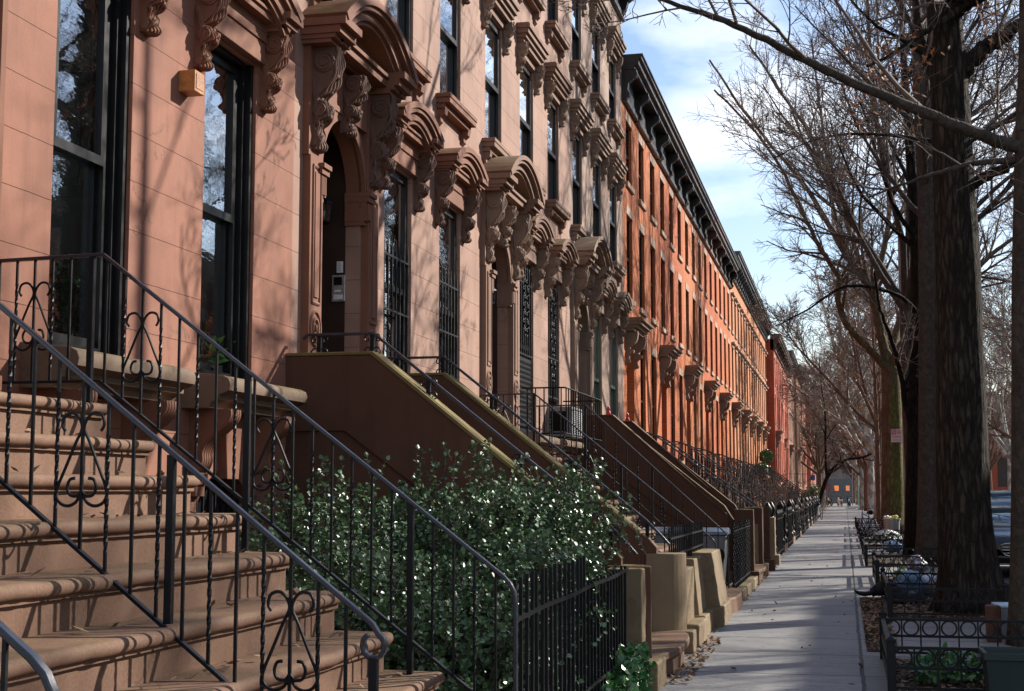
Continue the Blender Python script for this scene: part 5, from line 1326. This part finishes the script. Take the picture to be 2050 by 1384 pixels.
def bicycle(label, x, y, ang, m, group='bicycles locked on the street'):
    t = thing('bicycle', label, 'bicycle', (x, y, G), group); c, s = math.cos(ang), math.sin(ang)
    P = lambda u, z, v=0: (x+u*c-v*s, y+u*s+v*c, G+z)
    for u0 in (-.48, .48):
        mb = MB(); mb.tube([P(u0+.3*math.cos(a*PI/14), .31+.3*math.sin(a*PI/14)) for a in range(28)], .017, 6, closed=True); w_ = obj('wheel', mb, M['iron'], t, 60)
        mb = MB()
        for a in range(14): mb.tube([P(u0, .31), P(u0+.29*math.cos(a*PI/7), .31+.29*math.sin(a*PI/7))], .002, 3)
        mb.tube([P(u0, .31, -.04), P(u0, .31, .04)], .02, 8); obj('spokes', mb, M['steel'], w_)
    mb = MB()
    for a, b_ in ((P(-.06, .28), P(-.18, .78)), (P(-.06, .28), P(.34, .72)), (P(-.16, .68), P(.32, .76)), (P(-.06, .28), P(-.48, .31)), (P(-.17, .7), P(-.48, .31)), (P(.33, .8), P(.37, .6)), (P(.36, .62), P(.48, .31))): mb.tube([a, b_], .016, 6)
    obj('frame', mb, m, t)
    mb = MB(); mb.tube([P(.33, .8), P(.33, .9)], .013, 6); mb.tube([P(.25, .93, -.26), P(.34, .9, -.12), P(.34, .9, .12), P(.25, .93, .26)], .013, 6); obj('handlebar', mb, M['iron'], t)
    mb = MB(); mb.tube([P(-.34, .81), P(-.24, .82), P(-.1, .815), P(-.02, .8)], [.07, .07, .03, .015], 8, squash=1.0); obj('saddle', mb, M['iron'], t, 60)
    mb = MB(); mb.tube([P(-.06+.09*math.cos(a*PI/8), .28+.09*math.sin(a*PI/8), .04) for a in range(16)], .006, 4, closed=True); mb.tube([P(-.06, .28, .06), P(.05, .16, .07)], .01, 5); obj('crank', mb, M['steel'], t)
    return t
bicycle('black and blue bicycle leaning at the tree guard on the right of the pavement', .62, 45.6, math.radians(112), plain('blue_bike_paint', (.03, .05, .22), .3))
bicycle('pale bicycle standing against the iron fences on the left', -1.30, 76.5, math.radians(80), M['white'])

def car(label, x, y, m, zs=1.0, group='cars on the street'):
    """car facing the camera: nose at y, middle at x"""
    t = thing('parked_car', label, 'car', (x, y+2, G-.13), group); z0 = G-.13
    def loft(st, mm, name, par):
        mb = MB(); n = len(st[0])
        for r in st: mb.v += [tuple(p) for p in r]
        for i in range(len(st)-1):
            for k in range(n-1): mb.f.append((i*n+k, i*n+k+1, (i+1)*n+k+1, (i+1)*n+k))
        mb.f.append(tuple(range(n))); mb.f.append(tuple((len(st)-1)*n+k for k in range(n-1, -1, -1)))
        return obj(name, mb, mm, par, 35)
    def sec(yy, w_, zb, zt, c=.06):
        h = [(w_*.86, zb), (w_*.97, zb+.08), (w_, zb+.25), (w_*1.0, zt-.22), (w_*.96, zt-.1), (w_*.86, zt-.02), (w_*.5, zt+.012), (0, zt+.02)]
        return [(x+a, y+yy, z0+b_*zs) for a, b_ in h]+[(x-a, y+yy, z0+b_*zs) for a, b_ in h[::-1][1:]]
    loft([sec(0, .60, .26, .62), sec(.08, .72, .20, .70), sec(.25, .80, .17, .76), sec(.9, .84, .16, .84), sec(1.35, .85, .16, .90), sec(2.6, .85, .16, .92), sec(3.5, .84, .17, .92), sec(4.05, .8, .2, .88), sec(4.2, .7, .28, .78)], m, 'body', t)
    def cab(yy, w0, w1, zb, zt):
        h = [(w0, zb), (w1+.03, zt-.1), (w1-.04, zt-.02), (w1*.6, zt), (0, zt+.012)]
        return [(x+a, y+yy, z0+b_*zs) for a, b_ in h]+[(x-a, y+yy, z0+b_*zs) for a, b_ in h[::-1][1:]]
    g = loft([cab(1.15, .76, .74, .86, .90), cab(1.85, .80, .62, .9, 1.245), cab(2.3, .80, .62, .9, 1.27), cab(3.0, .79, .6, .9, 1.25), cab(3.9, .74, .68, .88, .93)], M['glasscar'], 'windows', t)
    r = loft([[(x+a, y+yy, z0+b_*zs+.006) for a, b_ in q] for yy, q in ((1.78, [(.60, 1.205), (.5, 1.243), (0, 1.252), (-.5, 1.243), (-.60, 1.205)]), (2.3, [(.645, 1.19), (.5, 1.275), (0, 1.287), (-.5, 1.275), (-.645, 1.19)]), (3.05, [(.63, 1.17), (.5, 1.25), (0, 1.262), (-.5, 1.25), (-.63, 1.17)]))], m, 'roof', t)
    mb = MB()
    for s in (-1, 1): mb.tube([(x+s*.76, y+1.15, z0+.90*zs), (x+s*.70, y+1.5, z0+1.08*zs), (x+s*.635, y+1.82, z0+1.225*zs), (x+s*.65, y+2.3, z0+1.235*zs), (x+s*.63, y+3.05, z0+1.21*zs), (x+s*.72, y+3.85, z0+.93*zs)], .03, 6)
    obj('pillar', mb, m, t, 40)
    for yy in (.75, 3.35):
        for s in (-1, 1):
            mb = MB(); mb.lathe([(.2, x+s*.66), (.285, x+s*.66), (.29, x+s*.70), (.29, x+s*.82), (.27, x+s*.85), (.19, x+s*.85)], y+yy, z0+.29, 20, 'x'); wl = obj('wheel', mb, M['iron'], t, 40)
            mb = MB(); mb.lathe([(.19, x+s*.80), (.19, x+s*.852), (.15, x+s*.83), (.03, x+s*.845)], y+yy, z0+.29, 10, 'x'); obj('rim', mb, M['steel'], wl, 40)
    gz = z0+.52*zs
    ring = [(.0, .1), (.2, .1), (.29, .07), (.31, .03), (.27, -.05), (.2, -.11), (.1, -.13), (0, -.13)]; ring = ring+[(-a, b_) for a, b_ in ring[::-1][1:-1]]
    mb = MB(); mb.tube([(x+a, y-.022+.11*abs(a), gz+b_) for a, b_ in ring], .014, 6, closed=True)
    for b_, wd in ((.04, .29), (-.015, .28), (-.07, .23)): mb.tube([(x-wd, y-.02+.11*wd, gz+b_), (x, y-.022, gz+b_), (x+wd, y-.02+.11*wd, gz+b_)], .011, 5)
    gr = obj('grille', mb, M['chrome'], t, 60)
    mb = MB(); mb.add([(x+a, y-.006+.11*abs(a), gz+b_) for a, b_ in ring], [tuple(range(len(ring)))]); obj('grille_back', mb, M['dark'], gr)
    for s in (-1, 1):
        o_ = [(.40, .02), (.52, .09), (.70, .13), (.745, .10), (.72, .0), (.58, -.05), (.45, -.04)]
        f = lambda a: y-.01+ (0 if a < .42 else (a-.42)**1.7*.95) + .03
        mb = MB(); mb.add([(x+s*a, f(a)-.02, gz+b_) for a, b_ in o_] + [(x+s*.58, f(.58)-.05, gz+.04)], [(i, (i+1) % 7, 7) for i in range(7)]); hl = obj('headlight', mb, M['lens'], t, 80)
        mb = MB(); mb.tube([(x+s*a, f(a)-.022, gz+b_) for a, b_ in o_], .01, 5, closed=True); obj('bezel', mb, M['chrome'], hl)
        mb = MB(); mb.ball((x+s*.86, y+1.45, z0+.95*zs), .085, 10, 7, .75); obj('mirror', mb, m, t, 60)
    mb = MB(); mb.tube([(x-.66, y+.03, z0+.26), (x-.45, y-.025, z0+.225), (x+.45, y-.025, z0+.225), (x+.66, y+.03, z0+.26)], .013, 5); obj('bumper_trim', mb, M['chrome'], t)
    mb = MB(); mb.box(x-.5, x+.5, y-.02, y+.0, z0+.27, z0+.36); obj('air_intake', mb, M['dark'], t)
    return t
M['chrome'] = plain('chrome', (.55, .56, .58), .15, 1, .5, .05, 9); M['lens'] = plain('headlamp_lens', (.32, .3, .26), .1, .3, .8, .3, 20)
m, t, b = nt('dark_car_glass'); b.inputs['Base Color'].default_value = (.02, .06, .085, 1); b.inputs['Roughness'].default_value = .04; b.inputs['Specular IOR Level'].default_value = .9; b.inputs['Coat Weight'].default_value = .6; b.inputs['Coat Roughness'].default_value = .02; M['glasscar'] = m
car('black car parked by the kerb, chrome barred grille showing beside the oak trunk', 3.03, 28.0, plain('black_car_paint', (.008, .010, .015), .22, .0, .5, .1, 3, coat=.35))
car('tall pale blue grey car further up the street above the roof of the black one', 4.45, 41.0, plain('blue_grey_car_paint', (.10, .20, .30), .2, .3, .6, .1, 3, coat=1), 1.25)
def scooter(label, x, y, ang, m):
    t = thing('motor_scooter', label, 'scooter', (x, y, G), 'motor scooters parked at the far end'); c, s = math.cos(ang), math.sin(ang)
    P = lambda u, z, v=0: (x+u*c-v*s, y+u*s+v*c, G+z)
    for u0 in (-.5, .5):
        mb = MB(); mb.tube([P(u0+.2*math.cos(a*PI/8), .24+.2*math.sin(a*PI/8)) for a in range(16)], .06, 6, closed=True); obj('wheel', mb, M['iron'], t, 60)
    mb = MB(); mb.tube([P(-.7, .55), P(-.45, .6), P(-.1, .5), P(.15, .3), P(.3, .32), P(.4, .6), P(.42, .85)], [.1, .16, .15, .1, .1, .13, .06], 8); obj('body', mb, m, t, 60)
    mb = MB(); mb.tube([P(-.6, .74), P(-.3, .78), P(-.02, .72)], [.09, .12, .08], 8); obj('seat', mb, M['iron'], t, 60)
    mb = MB(); mb.tube([P(.35, .98, -.3), P(.42, .92, 0), P(.35, .98, .3)], .02, 6); mb.tube([P(.42, .85), P(.42, .95)], .03, 6); obj('handlebar', mb, M['iron'], t)
    mb = MB(); mb.tube([P(.5, .3), P(.44, .62)], .03, 6); mb.ball(P(.5, .84), .08, 8, 6); obj('headlight', mb, M['lens'], t, 60)
    return t
scooter('dark motor scooter at the far end of the pavement, left of the pale one', -1.55, 150, 1.2, M['iron'])
scooter('pale motor scooter at the far end of the pavement, between two dark ones', -.55, 152, 1.9, M['white'])
scooter('dark blue motor scooter at the far end of the pavement, right of the pale one', .35, 149, 1.4, plain('blue_scooter_paint', (.03, .05, .14), .3))

# ------------------------------------------------------------------ end of the street
t = thing('far_building', 'dim brown shop building closing the far end of the street, two orange lit windows', 'building', (0, 205, G))
mb = MB(); mb.box(-40, 26, 205, 215, 0, 9.0); obj('wall', mb, plain('haze_paled_render', (.26, .23, .21), .9, 0, .1, .2, 1), t)  # wall colour paled to imitate distance haze
mb = MB()
for i in range(22): 
    for z in (4.2, 6.6): mb.box(-38+i*2.9, -36.8+i*2.9, 204.96, 205.0, z, z+1.6)
obj('window', mb, M['glassfar'], t)
mb = MB(); mb.box(-40, 26, 204.9, 205, 0, 3.4); obj('shop_front', mb, plain('grey_green_shop_front', (.15, .16, .15), .6), t)
mb = MB(); mb.box(-1.45, -.85, 204.86, 204.9, 1.8, 2.5); obj('lit_window', mb, emis('orange_shop_light', (1, .30, .10), .3), t)
mb = MB(); mb.box(0.1, .6, 204.86, 204.9, 1.8, 2.5); obj('lit_window', mb, emis('orange_shop_light_two', (1, .36, .16), .22), t)
mb = MB(); mb.box(-4.6, -2.2, 204.8, 204.9, 1.9, 2.9); obj('red_awning', mb, plain('red_awning_cloth', (.35, .03, .04), .8), t)
mb = MB(); mb.lathe([(.06, G), (.05, 5.2), (.02, 5.3)], .75, 160, 8); o = obj('lamp_post', mb, M['greyp'], None, 40, loc=(.75, 160, G)); tag(o, 'thin pale grey lamp post at the far end of the pavement', 'lamp post')
mb = MB(); mb.lathe([(.07, G), (.06, 4.0), (.02, 4.1)], 1.3, 156, 8); o = obj('green_post', mb, plain('green_post_paint', (.05, .25, .18), .5), None, 40, loc=(1.3, 156, G)); tag(o, 'thin green post beside the pale lamp post at the far end', 'post')
t = thing('blue_sign', 'small blue flag like sign hanging from a house near the far end', 'sign', (-2.3, 110, 2.4)); mb = MB(); mb.box(-2.5, -2.15, 110, 110.03, 2.5, 2.9); obj('plate', mb, plain('blue_sign_paint', (.04, .08, .25), .5), t); mb = MB(); mb.bar((FX+.3, 110.01, 2.97), (-2.1, 110.01, 2.97), .03); obj('arm', mb, M['iron'], t)
for i, (x, y) in enumerate(((-1.8, 96), (-1.9, 103), (-1.7, 118))):
    build_dry('leafy brown shrub at the pavement edge, %s of the far three' % ('nearest', 'middle', 'farthest')[i], x, y, 1.9, 80+i)
shrub('evergreen_shrub', 'small dark green conifer in a front yard far along the row', [((-2.1, 99, 1.2), (.6, .8, .9))], 500, M['topiary'], 31, 'shrub', .12, .3, .25, 5, stems=8)
# ------------------------------------------------------------------ street trees
T = Tree(101, .0035); T.lf = .004
T1_TRUNK = [(x+.055, y, z) for x, y, z in T1_TRUNK]; T1_BR1[0] = (1.76, 14.5, 4.94)
trunk_mesh(T, T1_TRUNK+[(1.84, 14.5, 8.4), (1.86, 14.5, 10.8)], [.15, .128, .122, .115, .09, .05, .02], .3, 14, .04)
T.limb(T1_BR1, .068, .012, CF, L=3.2); T.limb(T1_BR2, .035, .008, CF[1:], L=2.0)
up = catmull(T1_TRUNK[3:]+[(1.84, 14.5, 8.4), (1.86, 14.5, 10.8)], 3); T.sub(up, 5.5, .09, .02, 0, [(7, .45, 52, .12, .06)]+CF[1:])
T.build('slim smooth grey tree at the right edge, one long branch reaching left over the pavement', (1.56, 14.5, G), M['bark_grey'], M['twig'], 'bare street trees by the kerb')

T = Tree(102, .0038); T.lf = .004
trunk_mesh(T, OAK, [.345, .305, .285, .245, .225, .205, .15, .1], .62, 30, .10)
for P, r, L in ((OAK_A, .13, 4.5), (OAK_B, .085, 3.6), (OAK_C, .10, 4.2), (OAK_D, .12, 4.5), (OAK_E, .055, 3.2)): T.limb(P, r, r*.35, CF, L=L)
for a, z in ((2.6, 5.9), (3.6, 6.9), (2.2, 8.3), (4.4, 8.8), (1.0, 9.2), (3.2, 9.8), (5.6, 10.2), (.3, 11.2)):
    pts = T.path((1.32, 18.2, z), (math.cos(a), math.sin(a), .45), 4.0 if z > 8 else 2.6, 7, .12, .05); r = .085 if z > 8 else .03
    T.T.tube(pts, [r+(r*.2-r)*i/7 for i in range(8)], 7, cap=False); T.sub(pts, 4.0 if z > 8 else 2.6, r, r*.2, 0, CF)
for _ in range(46):   # the withered leaves that stay on the lower twigs
    T.leaf(Vector((T.r.uniform(.2, 1.2), 18.2+T.r.uniform(-1.2, 1.0), T.r.gauss(6.9, .35))), 5, .05)
for _ in range(16): T.leaf(Vector((T.r.uniform(1.6, 2.4), 18.2+T.r.uniform(-.6, .6), T.r.gauss(7.25, .2))), 4, .05)
T.build('big oak with thick furrowed dark trunk and a few orange leaves left', (1.42, 18.2, G), M['bark_oak'], M['twig'], 'bare street trees by the kerb')

T = Tree(103, .0055)
trunk_mesh(T, T3, [.27, .235, .225, .215, .18, .12, .05], .25, 18, .05)
for i in range(15):
    z = 6.5+i*.6; a = i*2.4; pts = T.path((1.73, 30, z), (math.cos(a), math.sin(a), .8), 4.2-.1*i, 7, .1, .05); r = .07-.002*i
    T.T.tube(pts, [r+(r*.2-r)*k/7 for k in range(8)], 6, cap=False); T.sub(pts, 4.2-.1*i, r, r*.2, 0, CF3)
T.build('straight grey trunked tree just left of the oak', (1.6, 30, G), M['bark_grey'], M['twig'], 'bare street trees by the kerb')

T = Tree(104, .0055)
trunk_mesh(T, T4, [.22, .19, .175, .165, .14, .10, .07, .03], .25, 16, .07)
for P, r, L in ((T4_A, .085, 3.2), (T4_B, .055, 3.0), (T4_C, .06, 3.6)): T.limb(P, r, r*.25, CF3, L=L)
for i in range(11):
    z = 6.5+i*.65; a = i*2.4+1; pts = T.path((1.62, 33.5, z), (math.cos(a), math.sin(a), 1.0), 3.8, 7, .1, .05); r = .06
    T.T.tube(pts, [r+(r*.2-r)*k/7 for k in range(8)], 6, cap=False); T.sub(pts, 3.8, r, r*.2, 0, CF3)
T.build('dark forked tree with a long drooping branch over the pavement', (1.45, 33.5, G), M['bark_dark'], M['twig'], 'bare street trees by the kerb')

T = Tree(105, .0065)
trunk_mesh(T, T5, [.40, .335, .32, .30], .2, 18, .07)
CT = [(16, .38, 40, .10, .05), (9, .5, 44, .13, .04), (6, .62, 42, .11, .02)]
for P, r in ((T5_A, .15), (T5_B, .18), (T5_C, .12), (T5_D, .09), (T5_E, .09)): T.limb(P, r, .03, CT, L=6.5)
for a, z in ((.3, 5.7), (5.6, 5.8), (1.2, 5.8)):
    pts = T.path((1.56, 50, z), (math.cos(a)*.6, math.sin(a)*.6, 1.0), 8, 9, .1, .03); T.T.tube(pts, [.17-.016*k for k in range(10)], 7, cap=False); T.sub(pts, 6.5, .17, .03, 0, CT)
T.build('mossy green trunked plane tree whose long limbs fan out over the pavement', (1.52, 50, G), M['bark_moss'], M['twig_red'], 'bare street trees by the kerb')

T = Tree(106, .008); T.lf = .22
trunk_mesh(T, T6, [.10, .085, .075, .06, .03], .2, 8, .04)
for i in range(18):
    z = 2.6+i*.36; a = i*2.4; pts = T.path((1.29, 60, z), (math.cos(a), math.sin(a), .7), 2.0, 5, .1, .03); T.T.tube(pts, [.03, .026, .022, .018, .014, .01], 5, cap=False); T.sub(pts, 2.0, .03, .01, 0, [(6, .45, 45, .2, .02), (6, .5, 45, .2, 0)])
T.build('young brown tree still holding orange leaves, behind the mossy trunk', (1.29, 60, G), M['bark_brown'], M['twig_red'], 'bare street trees by the kerb')

T = Tree(107, .011)
trunk_mesh(T, [(1.79, 80, G)]+T7, [.34, .32, .27, .22, .16], .2, 14, .06)
for P, r in ((T7_A, .24), (T7_B, .2)): T.limb(P, r, .05, CT, L=6)
for a, z in ((.3, 9), (1.8, 8.6), (4.5, 9.2)):
    pts = T.path((2.2, 80, z), (math.cos(a)*.5, math.sin(a)*.5, 1.0), 8, 8, .1, .03); T.T.tube(pts, [.17-.017*k for k in range(9)], 7, cap=False); T.sub(pts, 6, .17, .03, 0, CT)
T.build('white barked plane tree leaning left over the far pavement', (1.79, 80, G), M['bark_plane'], M['twig_red'], 'bare street trees by the kerb')

T = Tree(108, .010)
trunk_mesh(T, [(-1.9, 90.2, G)]+T8, [.17, .14, .12, .10, .085, .065, .04], .2, 10, .06); T.limb(T8_A, .09, .03, CT, L=4.5); T.sub(catmull(T8, 4), 5, .15, .06, 0, [(9, .45, 55, .15, .08)]+CT[1:])
T.build('dark crooked tree leaning right from the front yards far ahead', (-1.9, 90.2, G), M['bark_dark'], M['twig_red'], 'bare street trees by the kerb')

A1 = auto_tree(201, (1.6, 70, G), .2, 13, 4.5, 'brown trunked tree beyond the young one with orange leaves', M['bark_brown'], M['twig_red'], 7, .75, CT, .01, .10, 'bare street trees by the kerb')
A2 = auto_tree(202, (1.6, 96, G), .26, 15, 4.0, 'first far bare tree along the right kerb', M['bark_plane'], M['twig_red'], 8, .8, CT, .012, 0, 'far bare trees along the street')
A3 = auto_tree(203, (1.6, 112, G), .24, 13, 3.6, 'second far bare tree along the right kerb', M['bark_brown'], M['twig_red'], 8, .85, CT, .013, 0, 'far bare trees along the street')
FAR = [(A2, (1.5, 130), 1.1, 'third far bare tree along the right kerb'), (A3, (1.6, 148), 2.0, 'fourth far bare tree along the right kerb'), (A2, (1.4, 168), 2.9, 'fifth far bare tree along the right kerb'), (A3, (1.0, 190), 4.0, 'bare tree standing at the very end of the street'),
       (A3, (-2.2, 134), .6, 'bare tree in the left front yards far ahead'), (A2, (-2.3, 160), 1.7, 'farther bare tree in the left front yards'), (A3, (-3.0, 186), 2.2, 'bare tree in the left front yards by the shop building'), (A2, (-6, 198), .4, 'bare tree at the far left before the shop building'),
       (A2, (10.3, 64), .7, 'first bare tree across the street beside the oak trunk'), (A3, (10.3, 80), 1.6, 'second bare tree across the street'), (A2, (10.3, 97), 2.6, 'third bare tree across the street'), (A3, (10.3, 112), 3.1, 'fourth bare tree across the street'), (A2, (10.2, 128), 4.2, 'bare tree across the street before the red corner house'), (A3, (10.4, 156), 5.0, 'sixth bare tree across the street')]
for o, (x, y), rz, lb_ in FAR: copy_tree(o, (x, y, G), lb_, rotz=rz)
B1 = auto_tree(204, (10.3, 20, G), .25, 13, 4.2, 'nearest bare tree across the street, mirrored in the tall windows', M['bark_dark'], M['twig'], 7, .75, CF3, .009, 0, 'far bare trees along the street')
copy_tree(B1, (10.3, 33, G), 'second nearest bare tree across the street, mirrored in the windows', rotz=1.3); copy_tree(B1, (10.3, 47, G), 'third nearest bare tree across the street', rotz=2.5)

auto_tree(206, (1.8, 39.6, G), .19, 17, 6.6, 'tall bare tree between the dark forked tree and the mossy trunk', M['bark_grey'], M['twig'], 9, .62, CT, .006, 0, 'bare street trees by the kerb', lean=(-.02, 0))
